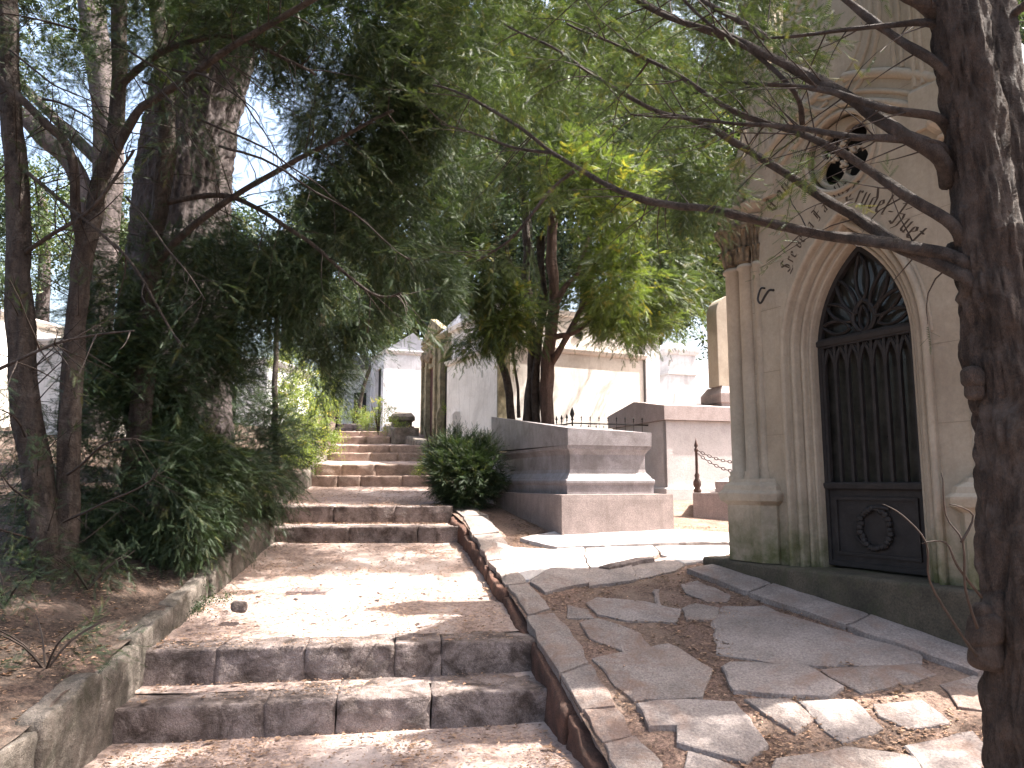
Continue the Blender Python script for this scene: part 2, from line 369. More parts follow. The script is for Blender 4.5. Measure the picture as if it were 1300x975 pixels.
# ================================================================ THE GROUND
def grid(rows, cols, fn):
    V = [fn(i, j) for i in range(rows) for j in range(cols)]
    F = [(i*cols+j, i*cols+j+1, (i+1)*cols+j+1, (i+1)*cols+j) for i in range(rows-1) for j in range(cols-1)]
    mb = MB(); mb.add(V, F); return mb
DS = [-3+.2*i for i in range(80)]+[13+.4*i for i in range(35)]+[27, 30, 36, 45, 60, 90, 200, 900]
LO = [0, .08, .2, .35, .5, .7, .9, 1.1, 1.35, 1.6, 1.9, 2.3, 2.7, 3.2, 4, 5, 6.5, 8, 11, 16, 25, 60, 900]
def bankpt(i, j):
    d = DS[i]; x = interp(XL, d)-.05-LO[j]; z = TL(x, d)+(bump(x, d, 6, .03)+.012 if LO[j] < 8 else 0)
    return (x, d, z)
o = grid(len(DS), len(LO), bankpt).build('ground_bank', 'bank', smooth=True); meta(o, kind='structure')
def terpt(i, j):
    d = DS[i]; x = interp(XR, d)+.06+LO[j]; z = T(x, d)-.009+(bump(x, d, 5, .012) if LO[j] < 8 else 0)
    return (x, d, z)
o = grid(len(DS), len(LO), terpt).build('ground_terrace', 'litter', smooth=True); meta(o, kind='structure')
STEPS = [  # left xy, right xy, z bottom, z top, block cuts, label
 ((-2.28,4.53),(.2,4.93),0,.2,'lowest stone step of the path, nearest the viewer, dark stained riser with litter on top'),
 ((-2.38,4.99),(.14,5.37),.2,.42,'second stone step of the path, directly below the long sunlit landing'),
 ((-2.68,8.6),(-.6,8.6),.82,1.0,'dark mottled stone step at the far end of the sunlit landing'),
 ((-2.8,9.15),(-.78,9.2),1.0,1.21,'dark stone step just below the second landing beside the round bush'),
 ((-3.42,12.9),(-1.2,13.2),1.42,1.61,'orange brown sunlit stone step at the far end of the second landing'),
 ((-3.47,13.45),(-1.3,13.7),1.61,1.82,'sunlit stone step right above the orange brown one'),
 ((-3.98,16.4),(-1.95,16.5),1.95,2.14,'pale pinkish step, lower one of the far pair beyond the sunlit steps'),
 ((-4.1,17.1),(-2.1,17.2),2.14,2.34,'pale pinkish step, upper one of the far pair beyond the sunlit steps'),
 ((-4.68,19.9),(-3.3,19.9),2.5,2.7,'narrow far step beside the low retaining ledge of the chapels'),
 ((-4.85,20.7),(-3.42,20.7),2.7,2.9,'narrow far step in front of the weeds growing by the chapel wall'),
 ((-5.45,23.2),(-4.1,23.2),3.02,3.18,'grey far step in the shade, second from the top of the stair'),
 ((-5.6,24.2),(-4.25,24.2),3.18,3.38,'topmost grey step of the stair, in front of the small trees'),
]
# path floor between step lines
lines = [((-1.55,-3),(1.9,-3),-.05)]
segs = []
prev = ((-1.62,-3),(1.95,-3),-.12)
for k, (l, r_, z0, z1, lab) in enumerate(STEPS):
    segs.append((prev, (l, r_, z0)))
    prev = ((l[0], l[1]+.3), (r_[0], r_[1]+.3), z1-.004)
segs.append((prev, ((-6.9,30),(-5.5,30),3.75))); segs.append((((-6.9,30),(-5.5,30),3.75), ((-40,200),(-36,200),4.2)))
mb = MB()
for (a, b) in segs:
    L_ = b[0][1]-a[0][1]; nv = max(2, int(L_/.12)) if L_ < 20 else 6; nu = 24
    def f(i, j):
        t = i/(nv-1) if nv > 1 else 0; u = -.06+1.12*j/(nu-1)
        x = (a[0][0]+(b[0][0]-a[0][0])*t)*(1-u)+(a[1][0]+(b[1][0]-a[1][0])*t)*u
        y = (a[0][1]+(b[0][1]-a[0][1])*t)*(1-u)+(a[1][1]+(b[1][1]-a[1][1])*t)*u
        z = a[2]+(b[2]-a[2])*t+(bump(x, y, 2, .025)+bump(x, y, 9, .008))*min(1, 6*t)*min(1, 6*(1-t)+.2)+.05*max(0, abs(u-.5)*2-.8)
        return (x, y, z)
    g = grid(nv, nu, f); mb.add(g.v, g.f)
meta(mb.build('path', 'path', smooth=True), kind='structure')
# stone steps: each a thing made of blocks
NB = [4, 5, 3, 3, 4, 4, 3, 3, 2, 2, 2, 2]
for k, (l, r_, z0, z1, lab) in enumerate(STEPS):
    W = math.hypot(r_[0]-l[0], r_[1]-l[1]); ang = math.atan2(r_[1]-l[1], r_[0]-l[0])
    t = thing('stone_step', lab, 'step', (l[0], l[1], z0), 'stone steps of the path'); fr = frame((l[0], l[1]), ang)
    a = -.06; cuts = sorted(random.uniform(.12, .88) for _ in range(50)); n = NB[k]; ws = [random.uniform(.6, 1.5) for _ in range(n)]; s_ = sum(ws)
    for q in range(n):
        w = ws[q]/s_*(W+.12); m_ = MB(); dz = random.uniform(-.003, .003)
        dep = .5 if k in (0, 4, 6, 8, 10, 2) else .36
        m_.block(fr, a+.001, a+w-.001, random.uniform(-.006, .006), dep, z0-.06, z1+dz, r=.009, amp=.012, cuts=18 if k < 4 else 8, seed=k*9+q)
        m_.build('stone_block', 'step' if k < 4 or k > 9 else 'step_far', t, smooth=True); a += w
# left retaining wall (one long low wall of rough blocks)
def wall_blocks(name, lab, P, ZT, d0, d1, side, mat, w=.2, zb=None, seed=0, rough=.02, lens=(.45,.95)):
    mb = MB(); d = d0; q = 0
    while d < d1:
        L_ = random.uniform(*lens)*(1 if d < 9 else 1.5); e = min(d+L_, d1)
        xa, xb = interp(P, d), interp(P, e); ang = math.atan2(e-d, xb-xa); ln = math.hypot(e-d, xb-xa)
        za, zb_ = interp(ZT, d), interp(ZT, e); base = za-.75 if zb is None else zb(d)
        def fr(a, b, c, xa=xa, d=d, ang=ang, za=za, zb_=zb_, ln=ln, base=base):
            t = a/ln; h = (c-base)/(1-base) if False else 0
            return Vector((xa+a*math.cos(ang)-b*math.sin(ang), d+a*math.sin(ang)+b*math.cos(ang), c+(za+(zb_-za)*t)))
        b0, b1 = (0, w) if side > 0 else (-w, 0)
        mb.block(fr, .004, ln-.004, b0+random.uniform(-.01, .01), b1, -.62, .012+random.uniform(-.02, .015), r=.03, amp=rough, cuts=12 if d < 10 else 6, seed=seed+q)
        d = e; q += 1
    return meta(mb.build(name, mat, smooth=True, org=(interp(P, d0), d0, 0)), lab, 'wall')
wall_blocks('retaining_wall', 'low rough stone kerb wall along the left side of the stepped path under the yews', XL, ZL, 1.2, 16.2, 1, 'kerb', w=.15, seed=3, rough=.022)
wall_blocks('retaining_wall', 'rough reddish retaining wall holding up the flagged terrace right of the path', XR, [(a, b-.05) for a, b in ZR], 1.5, 10.1, -1, 'redwall', w=.16, seed=40, rough=.03)
wall_blocks('retaining_wall', 'low stone ledge wall in front of the row of small chapels', [(15.9,-1.05),(17,-2.0),(20.6,-3.45),(24,-4.15)], [(15.9,2.15),(17,2.35),(20.6,3.0),(24,3.45)], 16.9, 22.5, -1, 'kerb', w=.3, seed=80)
# coping stones and flagstones traced on the terrace
def flag(pts, lab, h=.045, mat='flag', name='flagstone', cat='flagstone', grp='flagstones of the terrace', tilt=0, fn=None, raise_=0):
    P = [onT(px, py, fn) for px, py in pts]; c = sum(P, Vector())/len(P); P = [c+(p-c)*(1.05 if name == 'flagstone' else 1.0) for p in P]
    # roughen outline
    Q = []
    for i, p in enumerate(P):
        q = P[(i+1) % len(P)]; n = max(1, int((q-p).length/.07))
        for j in range(n):
            w = p.lerp(q, j/n); nv = noise.noise_vector(w*6)*.03+noise.noise_vector(w*17)*.012; Q.append(Vector((w.x+nv.x, w.y+nv.y, w.z)))
    n = len(Q); mb = MB(); up = [Vector((q.x, q.y, q.z+h+raise_+tilt*(q.x-c.x))) for q in Q]
    inn = [c+(q-c)*.97+Vector((0, 0, h+raise_+.006+tilt*(q.x-c.x)*1)) for q in Q]; inn = [Vector((a.x, a.y, b.z+.005+noise.noise(a*5)*.006)) for a, b in zip(inn, up)]
    inn2 = [c+(Vector((q.x, q.y, q.z))-c)*.55+Vector((0, 0, h+raise_+.012+noise.noise(q*3)*.012)) for q in Q]
    lo = [Vector((q.x, q.y, q.z-.06)) for q in Q]; cc = c+Vector((0, 0, h+raise_+.012))
    mb.add(lo+up+inn+inn2+[cc], [(i, (i+1) % n, n+(i+1) % n, n+i) for i in range(n)]+[(n+i, n+(i+1) % n, 2*n+(i+1) % n, 2*n+i) for i in range(n)]+[(2*n+i, 2*n+(i+1) % n, 3*n+(i+1) % n, 3*n+i) for i in range(n)]+[(3*n+i, 3*n+(i+1) % n, 4*n) for i in range(n)])
    o = mb.build(name, mat, smooth=False, org=c); return meta(o, lab, cat, grp)
cop = thing('coping', 'irregular grey coping stones along the edge of the terrace above the reddish wall', 'coping', onT(690, 800))
def coping(pts, mat='flag2'):
    o = flag(pts, None, h=.01, mat=mat, name='coping_stone', cat=None, grp=None); l = o.location.copy(); o.parent = cop; o.location = l-cop.location
for pts in [[(570,645),(600,643),(617,655),(588,656)], [(588,657),(618,656),(634,676),(600,680)], [(601,681),(636,678),(654,708),(620,713)], [(621,715),(656,710),(669,741),(643,744)],
            [(645,745),(671,742),(698,774),(669,782)], [(668,784),(701,780),(722,800),(750,843),(708,856),(683,815)], [(710,858),(752,847),(782,898),(740,903)],
            [(742,905),(784,901),(803,936),(764,946)], [(766,948),(806,938),(838,972),(840,990),(790,992)], [(792,995),(845,990),(870,1040),(822,1045)]]: coping(pts)
FL = [
 ([(676,741),(700,724),(745,726),(748,741),(692,754),(688,748)], 'jagged edged grey slab at the left end of the shadow line on the terrace', 'flag'),
 ([(747,741),(746,726),(800,718),(806,734),(806,738),(749,746)], 'grey slab in the middle of the shadow line, just below the thin broken piece', 'flag'),
 ([(808,733),(803,717),(852,708),(868,719),(850,727),(808,737)], 'grey slab at the right end of the shadow line, close to the chapel plinth', 'flag'),
 ([(744,767),(759,760),(815,765),(862,775),(857,790),(794,788),(760,780)], 'long blue grey flagstone in the litter below the shadow line', 'flag'),
 ([(735,792),(760,786),(815,806),(822,820),(790,826),(750,812)], 'narrow worn flagstone half covered by needles, left of the big round slab', 'flag2'),
 ([(866,774),(885,768),(914,773),(906,787),(874,787)], 'small squarish flagstone touching the upper left of the big slab', 'flag2'),
 ([(864,743),(885,739),(927,757),(920,764),(899,765),(871,753)], 'pointed dark flagstone leaning against the chapel kerb', 'flag'),
 ([(907,790),(922,772),(970,772),(1050,798),(1168,832),(1163,843),(1080,845),(1000,843),(915,830)], 'largest flagstone, smooth grey with pink tinge, in front of the chapel', 'flag'),
 ([(918,850),(930,845),(1020,849),(1048,862),(1072,876),(1050,887),(935,880)], 'six sided raised grey flagstone below the largest one', 'flag'),
 ([(810,899),(870,893),(932,896),(955,925),(972,950),(945,970),(862,947),(862,925),(826,927)], 'big raised wedge shaped flagstone near the bottom edge of the view', 'flag'),
 ([(757,837),(800,828),(850,820),(900,850),(890,884),(805,888),(775,862)], 'broad flat flagstone strewn with needles, left of the six sided one', 'flag2'),
 ([(945,890),(1000,888),(1032,915),(1008,930),(980,915)], 'narrow flagstone with a spot of sunlight, right of the wedge shaped one', 'flag2'),
 ([(1012,892),(1085,892),(1118,925),(1072,943),(1048,930)], 'light grey flagstone with a sunlit spot below the dark crack', 'flag'),
 ([(1044,853),(1110,847),(1165,845),(1186,858),(1140,870),(1096,880)], 'long thin flagstone under the lower edge of the largest slab', 'flag2'),
 ([(1108,896),(1170,891),(1208,920),(1150,926),(1117,912)], 'pale flagstone lit by the sun patch in front of the tree trunk', 'flag'),
 ([(1197,872),(1243,858),(1262,880),(1250,903),(1214,897)], 'broken corner flagstone right beside the foreground trunk', 'flag2'),
 ([(985,968),(1075,950),(1165,965),(1185,1000),(1080,1010),(980,1000)], 'flagstone cut by the bottom edge of the view, middle one', 'flag2'),
 ([(1150,950),(1238,932),(1262,960),(1240,985),(1190,990)], 'flagstone cut by the bottom edge of the view, next to the trunk', 'flag'),
 ([(875,955),(930,975),(975,1000),(920,1010),(862,990)], 'flagstone cut by the bottom edge of the view, leftmost one', 'flag'),
 ([(831,750),(838,750),(837,770),(832,772)], 'tiny pale splinter of slate standing in the litter', 'flag'),
 ([(720,770),(745,775),(755,785),(722,786)], 'small worn flagstone beside the coping, half buried in needles', 'flag2'),
]
for q, (pts, lab, mt) in enumerate(FL): flag(pts, lab, h=.003 if q not in (8, 9, 0, 1) else .016, mat=mt, tilt=random.uniform(-.01, .01))
flag([(872,727),(906,722),(985,744),(950,757)], 'far piece of the slate kerb strip along the chapel plinth', h=.035, name='kerb_slab', cat='kerb slab', grp='kerb slabs along the chapel')
flag([(951,758),(987,745),(1105,786),(1075,800)], 'middle piece of the slate kerb strip along the chapel plinth', h=.035, name='kerb_slab', cat='kerb slab', grp='kerb slabs along the chapel')
flag([(1077,801),(1107,787),(1262,842),(1244,862)], 'near piece of the slate kerb strip along the chapel plinth', h=.035, name='kerb_slab', cat='kerb slab', grp='kerb slabs along the chapel')
flag([(760,725),(775,727),(831,715),(826,711)], 'thin dark broken slab edge lying on the sunlit terrace', h=.04, mat='step', name='broken_slab', cat='stone shard', grp=None)
for pts, lab in (([(628,690),(652,697),(700,700),(740,697),(745,722),(700,722),(672,738),(650,738)], 'pale paving slab lightened for sun glare between the coping and the apron of the dark tomb'), ([(742,698),(830,695),(836,706),(760,722),(748,722)], 'pale paving slab lightened for sun glare in the middle of the bright strip before the tomb'), ([(833,696),(925,694),(928,704),(905,712),(868,717),(840,706)], 'pale paving slab lightened for sun glare in the bright strip next to the chapel corner')):
    flag(pts, lab, h=.012, mat='pale', name='paving_slab', cat='paving slab', grp='paving slabs in the bright strip')  # slabs added in a lighter colour to brighten the sunlit strip
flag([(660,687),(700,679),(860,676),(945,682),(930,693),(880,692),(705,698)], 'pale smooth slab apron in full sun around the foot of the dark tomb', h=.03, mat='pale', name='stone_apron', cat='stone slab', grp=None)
# stones and drain on the path
def zpath(d): return interp([(4.5,0),(5.4,.42),(8.6,.82)], d) if d < 8.6 else 1.2
def onz(px, py, z):
    d = ray(px, py); t = (z-EYE)/d[2]; return Vector((d[0]*t, d[1]*t, z))
p = onz(303, 776, .55); mb = MB(); mb.block(lambda a, b, c: Vector((a, b, c)), p.x-.06, p.x+.06, p.y-.045, p.y+.045, p.z-.01, p.z+.07, r=.03, amp=.02, cuts=6)
meta(mb.build('rock', 'step', smooth=True, org=p), 'fist sized loose rock near the left wall on the sunlit landing', 'rock')
p = onz(388, 752, .58); mb = MB()
for q in range(9): mb.box(lambda a, b, c: Vector((p.x+a, p.y+b, p.z+c)), -.17, .17, q*.03, q*.03+.012, -.03, .008)
meta(mb.build('drain_grate', 'granite_pale', org=p), 'ribbed rusty drain grate set in the landing near its left side', 'drain')
# ================================================================ THE GOTHIC CHAPEL
A0 = (1.83, 6.91); FU = (.465, -.885); FN = (-.885, -.465)
def fc(s, v, z): return Vector((A0[0]+s*FU[0]+v*FN[0], A0[1]+s*FU[1]+v*FN[1], z))
CX = 1.42
chapel = thing('gothic_chapel', 'tall gothic limestone burial chapel with pointed iron door, rosette and blackletter inscription', 'chapel', fc(CX, 0, .4))
mb = MB(); mb.block(lambda a, b, c: fc(a, b, c), -.16, 3.0, -1.5, 0, .2, .82, r=.02, amp=.008, cuts=20); mb.build('plinth', 'plinth', chapel, smooth=True)
def arch(w, spring, apex, z0=None, n=14, r=None):
    """pointed arch path from left foot to right foot (a,z)"""
    h = apex-spring; R_ = (w*w+h*h)/(2*w); pts = []
    if z0 is not None: pts += [(CX-w, z0), (CX-w, spring-.5*(spring-z0))]
    a_end = math.acos(max(-1, min(1, (R_-w)/R_)))
    for i in range(n+1):
        a = a_end*i/n; pts.append((CX-w+R_-R_*math.cos(a), spring+R_*math.sin(a)))
    for i in range(n-1, -1, -1):
        a = a_end*i/n; pts.append((CX+w-R_+R_*math.cos(a), spring+R_*math.sin(a)))
    if z0 is not None: pts += [(CX+w, spring-.5*(spring-z0)), (CX+w, z0)]
    return pts
AO = arch(.63, 2.55, 3.61, .80)
RC = (CX, 4.13)
circ = lambda cx, cz, r, n=40, a0=0, a1=2*math.pi: [(cx+r*math.cos(a0+(a1-a0)*i/n), cz+r*math.sin(a0+(a1-a0)*i/n)) for i in range(n)]
wall = plate(fc, [(.3,.81),(.3,4.0),(.42,4.0),(.42,6.2),(CX,8.6),(2.42,6.2),(2.42,4.0),(2.54,4.0),(2.54,.81),(2.05,.805),(.79,.805)], [], -.37, -.15) if False else None
outer = [(.3,.81)]+[(p[0], max(p[1], .81)) for p in AO]+[(2.54,.81),(2.54,4.0),(2.42,4.0),(2.42,4.5),(CX,6.5),(.42,4.5),(.42,4.0),(.3,4.0)]
plate(fc, outer, [circ(RC[0], RC[1], .33)], -.37, -.15).build('facade_wall', 'lime', chapel)
# masonry joints as thin recess lines would be invisible; courses shown as fine grooves
for z in (1.33, 1.9, 2.45, 3.0, 3.4, 4.4, 4.9, 5.5):
    for (s0, s1) in ((.31, .76), (2.08, 2.53)) if z < 3.3 else ((.5, .98), (1.86, 2.35)): mb = MB(); mb.box(fc, s0, s1, -.151, -.1488, z, z+.004); mb.build('mortar_joint', 'joint', chapel)
mb = MB()
mb.box(fc, .3, .55, -1.45, -.38, .81, 4.4); mb.box(fc, 2.29, 2.54, -1.45, -.38, .81, 4.4); mb.box(fc, .551, 2.289, -1.45, -1.3, .81, 4.4)
mb.build('side_walls', 'lime', chapel)
mb = MB(); mb.add([fc(.3,-1.45,4.41), fc(2.54,-1.45,4.41), fc(2.54,-.38,4.41), fc(.3,-.38,4.41), fc(CX,-1.45,6.35), fc(CX,-.38,6.35)], [(0,1,2,3),(0,4,5,3),(1,2,5,4),(0,1,4),(3,5,2)]); mb.build('roof', 'rooflead', chapel)
# door arch mouldings
def roll(c0, c1, r, n=6, a0=0, a1=180):
    return [(c0+r*math.cos(R(a0+(a1-a0)*i/n)), c1+r*math.sin(R(a0+(a1-a0)*i/n))) for i in range(n+1)]
prof = [(.03,-.151),(.03,-.115)]+roll(.005,-.115,.022)[1:]+[(-.02,-.15),(-.035,-.165)]+roll(-.062,-.165,.024)+[(-.09,-.2),(-.10,-.225)]+roll(-.12,-.215,.018)+[(-.14,-.24),(-.15,-.25)]+roll(-.168,-.25,.015)+[(-.188,-.27),(-.190,-.40)]
mb = MB(); mb.sweep(fc, AO, prof); mb.build('door_arch', 'lime', chapel, smooth=False)
# hood mouldings over the arch: half-round bands concentric with the door arch
def band(w, spring, apex, hw, v, a_lo=0, name='hood_moulding', z0=None):
    p_ = [q for q in arch(w, spring, apex, z0, n=24)]
    m_ = MB(); m_.sweep(fc, p_, [(-hw,-.151)]+roll(0,-.151,hw,6,180,0)+[(hw,-.151)]); return m_
for w, ap, hw in ((.665,3.66,.014),):
    band(w, 2.55, ap, hw, 0).build('hood_moulding', 'lime', chapel)
def arcs(cx, cz, r, a0, a1, hw, n=24, name='hood_moulding', v=-.151, fl=1.0):
    m_ = MB(); m_.sweep(fc, [(cx+r*math.cos(R(a0+(a1-a0)*i/n)), cz+r*math.sin(R(a0+(a1-a0)*i/n))*fl) for i in range(n+1)], [(-hw,v)]+roll(0, v, hw, 6, 180, 0)); m_.build(name, 'lime', chapel, smooth=True)
for r_, hw in ((2.06,.03),(2.14,.02),(2.27,.04)):
    arcs(.855, 2.55, r_, 38, 73, hw); arcs(1.985, 2.55, r_, 107, 140, hw)
for r_, hw in ((.37,.02),(.44,.025),(.29,.012)): arcs(CX, 5.15, r_, 0, 360, hw, 48, 'lobe_moulding', fl=1.45)
for s_ in (.86, 1.98):
    for dx, hw in ((-.03,.02),(.03,.02)):
        m_ = MB(); m_.sweep(fc, [(s_+dx, 4.55), (s_+dx, 5.65)], [(-hw,-.151)]+roll(0,-.151,hw,6,180,0)); m_.build('lobe_moulding', 'lime', chapel, smooth=True)
# rosette
m_ = MB(); m_.sweep(fc, circ(RC[0], RC[1], .35, 48), [(.05,-.151)]+roll(.03,-.15,.022,6,0,180)+[(0,-.15)]+roll(-.03,-.165,.024,6,0,180)+[(-.07,-.22),(-.08,-.36)], closed=True); m_.build('rosette_ring', 'lime', chapel, smooth=True)
def lobed(cx, cz, rl, dl, n=4, ph=45, k=14, cusp=1.0):
    pts = []
    for q in range(n):
        a = R(ph+q*360/n); c = (cx+dl*math.cos(a), cz+dl*math.sin(a))
        for i in range(k+1):
            b = a-R(118)+R(236)*i/k; pts.append((c[0]+rl*math.cos(b), c[1]+rl*math.sin(b)))
    return pts
plate(fc, circ(RC[0], RC[1], .30, 40), [lobed(RC[0], RC[1], .112, .148)], -.27, -.21, .012).build('quatrefoil', 'lime', chapel)
for q in range(4):
    m_ = MB(); a = R(q*90); c = (RC[0]+.085*math.cos(a), RC[1]+.085*math.sin(a))
    for (dx, dz, rr) in ((0,0,.022),(.02,.018,.014),(-.018,.02,.014),(.018,-.02,.013),(-.02,-.016,.013)): m_.block(fc, c[0]+dx-rr, c[0]+dx+rr, -.235, -.195, c[1]+dz-rr, c[1]+dz+rr, r=rr*.7, amp=.006, cuts=4, seed=q)
    m_.build('cusp_flower', 'lime', chapel, smooth=True)
m_ = MB(); m_.box(fc, RC[0]-.4, RC[0]+.4, -.46, -.41, RC[1]-.4, RC[1]+.4); m_.build('shade_backing', 'dark', chapel)  # near-black box paints the shade seen through the quatrefoil
# pilasters with pedestals, colonnettes, capitals and cornices
for sd in (0, 1):
    f2 = (lambda s, v, z: fc(s, v, z)) if sd == 0 else (lambda s, v, z: fc(2*CX-s, v, z))
    m_ = MB(); m_.stack(f2, .07, .64, -.42, -.03, [(.822,.0),(1.30,.0),(1.31,.008),(1.34,.045),(1.39,.055),(1.405,.055),(1.43,.03),(1.47,.02),(1.50,-.02),(1.53,-.03)], ch=.09); m_.build('pedestal', 'lime', chapel)
    m_ = MB(); m_.box(f2, .24, .52, -.45, -.2, 1.5, 4.0); m_.build('pilaster_core', 'lime', chapel)
    for (s_, v_, r_) in ((.20,-.19,.092),(.37,-.155,.066),(.50,-.165,.04)):
        c = f2(s_, v_, 0); m_ = MB()
        m_.lathe((c.x, c.y), [(1.5,r_*1.35),(1.545,r_*1.4),(1.56,r_*1.2),(1.585,r_*1.28),(1.6,r_),(3.42,r_*.97),(3.43,r_*1.2),(3.455,r_*1.22),(3.47,r_)], 24); m_.build('colonnette', 'lime', chapel, smooth=True)
        m_ = MB(); m_.lathe((c.x, c.y), [(3.47,r_*.95),(3.6,r_*1.0),(3.72,r_*1.25),(3.8,r_*1.75),(3.84,r_*1.85)], 16, flute=.12)
        for ring, (zb, zt, out) in enumerate(((3.49,3.63,1.35),(3.6,3.79,1.7))):
            for q in range(8):
                a = 2*math.pi*(q+.5*ring)/8; e = Vector((math.cos(a), math.sin(a), 0)); tt = Vector((-e.y, e.x, 0))
                P = [Vector((c.x, c.y, zb))+e*r_*1.0, Vector((c.x, c.y, (zb+zt)/2))+e*r_*1.15, Vector((c.x, c.y, zt))+e*r_*out, Vector((c.x, c.y, zt-.025))+e*r_*(out+.3)]
                wd = r_*.42; vs = []
                for i, p_ in enumerate(P): w_ = wd*(1, 1.1, .9, .45)[i]; vs += [p_-tt*w_, p_+e*r_*.16, p_+tt*w_, p_-e*r_*.12]
                m_.add(vs, [(i*4+j, i*4+(j+1) % 4, i*4+4+(j+1) % 4, i*4+4+j) for i in range(3) for j in range(4)]+[(12,13,14,15)])
        m_.build('capital', 'lime_dark', chapel, smooth=True)
    m_ = MB(); m_.stack(f2, .14, .56, -.42, -.11, [(3.845,.0),(3.86,.04),(3.88,.045),(3.90,.02),(3.93,.05),(3.97,.08),(4.0,.085),(4.01,.03)], ch=.05); m_.build('cornice', 'lime', chapel)
    m_ = MB(); m_.stack(f2, .20, .40, -.42, -.18, [(4.0,.02),(4.06,.03),(4.09,.0),(4.45,0),(4.47,.02),(4.50,.02),(4.52,-.02),(4.85,-.095)], ch=.03)
    for sx in (.23, .30, .37): m_.box(f2, sx-.012, sx+.012, -.19, -.165, 4.1, 4.42)
    m_.build('pinnacle', 'lime', chapel)
    m_ = MB(); m_.stack(f2, .47, .76, -.36, -.13, [(4.0,.02),(4.3,.02),(4.33,0),(5.9,0),(5.93,.02),(5.98,.02),(6.0,-.02),(6.6,-.12)])
    for sx in (.50, .56, .67, .73): m_.sweep(f2, [(sx, 4.34), (sx, 5.88)], [(-.018,-.131)]+roll(0,-.131,.018,5,180,0))
    m_.build('buttress', 'lime', chapel)
# lettering, drawn with a broad nib
G = {  # strokes in units of x-height
 'i': ([[(.1,0),(.1,.9)],[(.1,0),(.25,.1)],[(0,.85),(.1,1)]], .38), 'n': ([[(.1,0),(.1,1)],[(.1,.8),(.35,1)],[(.45,.95),(.45,.05)],[(.45,0),(.58,.1)]], .68),
 'm': ([[(.1,0),(.1,1)],[(.1,.8),(.3,1)],[(.4,.95),(.4,0)],[(.4,.8),(.6,1)],[(.7,.95),(.7,.05)],[(.7,0),(.84,.1)]], .95),
 'u': ([[(.1,1),(.1,.1)],[(.1,.1),(.3,0)],[(.3,0),(.45,.15)],[(.45,1),(.45,0)],[(.45,0),(.58,.1)]], .68),
 'r': ([[(.1,0),(.1,1)],[(.1,.8),(.3,1)],[(.3,1),(.42,.88)]], .5), 'e': ([[(.1,.15),(.1,.85)],[(.1,.85),(.3,1)],[(.3,1),(.45,.75)],[(.45,.75),(.12,.45)],[(.1,.15),(.3,0)],[(.3,0),(.48,.12)]], .58),
 'd': ([[(.1,.15),(.1,.8)],[(.1,.8),(.35,.95)],[(.1,.15),(.28,0)],[(.28,0),(.48,.2)],[(.48,.2),(.48,.9)],[(.48,.9),(.1,1.6)]], .66),
 'l': ([[(.1,.1),(.1,1.6)],[(.1,.05),(.25,.1)],[(.02,1.5),(.1,1.65)]], .36), 'a': ([[(.45,1),(.45,.05)],[(.45,0),(.58,.1)],[(.15,.9),(.45,1)],[(.45,.6),(.12,.35)],[(.12,.35),(.15,.05)],[(.15,.02),(.42,.15)]], .68),
 't': ([[(.15,.1),(.15,1.4)],[(0,1),(.38,1)],[(.15,.05),(.35,.1)]], .46), '-': ([[(.05,.5),(.4,.6)]], .5), ' ': ([], .4), 'c': ([[(.1,.15),(.1,.85)],[(.1,.85),(.35,1)],[(.35,1),(.45,.85)],[(.1,.15),(.3,0)],[(.3,0),(.48,.12)]], .58), 'o': ([[(.1,.15),(.1,.85)],[(.1,.85),(.3,1)],[(.3,1),(.48,.8)],[(.48,.8),(.48,.15)],[(.48,.15),(.28,0)],[(.28,0),(.1,.15)]], .62),
 'S': ([[(.9,1.5),(.45,1.7)],[(.45,1.7),(.15,1.35)],[(.15,1.35),(.7,.75)],[(.7,.75),(.75,.3)],[(.75,.3),(.4,-.05)],[(.4,-.05),(0,.2)],[(.45,1.4),(.5,.2)],[(-.1,-.3),(.7,-.35)],[(.7,-.35),(.95,-.1)]], 1.1),
 'F': ([[(.35,0),(.35,1.5)],[(.35,1.5),(.9,1.7)],[(0,1.6),(.35,1.5)],[(.1,.8),(.75,.9)],[(0,-.05),(.35,0)],[(.15,1.3),(.15,.3)]], 1.0),
 'T': ([[(.0,1.4),(.3,1.7)],[(.3,1.7),(1,1.55)],[(.3,1.2),(.1,.5)],[(.1,.5),(.4,0)],[(.4,0),(.95,.25)],[(.6,1.5),(.55,.3)]], 1.1),
 'H': ([[(.1,1.5),(.35,1.7)],[(.35,1.7),(.35,-.1)],[(.35,.8),(.75,1.0)],[(.75,1.0),(.85,.7)],[(.85,.7),(.8,0)],[(.8,0),(.5,-.4)],[(0,.0),(.35,-.1)],[(.6,1.3),(.9,1.7)]], 1.1),
 'C': ([[(.9,1.4),(.5,1.7)],[(.5,1.7),(.1,1.1)],[(.1,1.1),(.15,.35)],[(.15,.35),(.5,0)],[(.5,0),(.95,.3)],[(.5,1.5),(.5,.2)],[(.3,.9),(.75,.9)]], 1.1),
 's': ([[(.4,.9),(.15,.9)],[(.15,.9),(.12,.6)],[(.12,.6),(.42,.4)],[(.42,.4),(.38,.08)],[(.38,.08),(.05,.08)]], .52)}
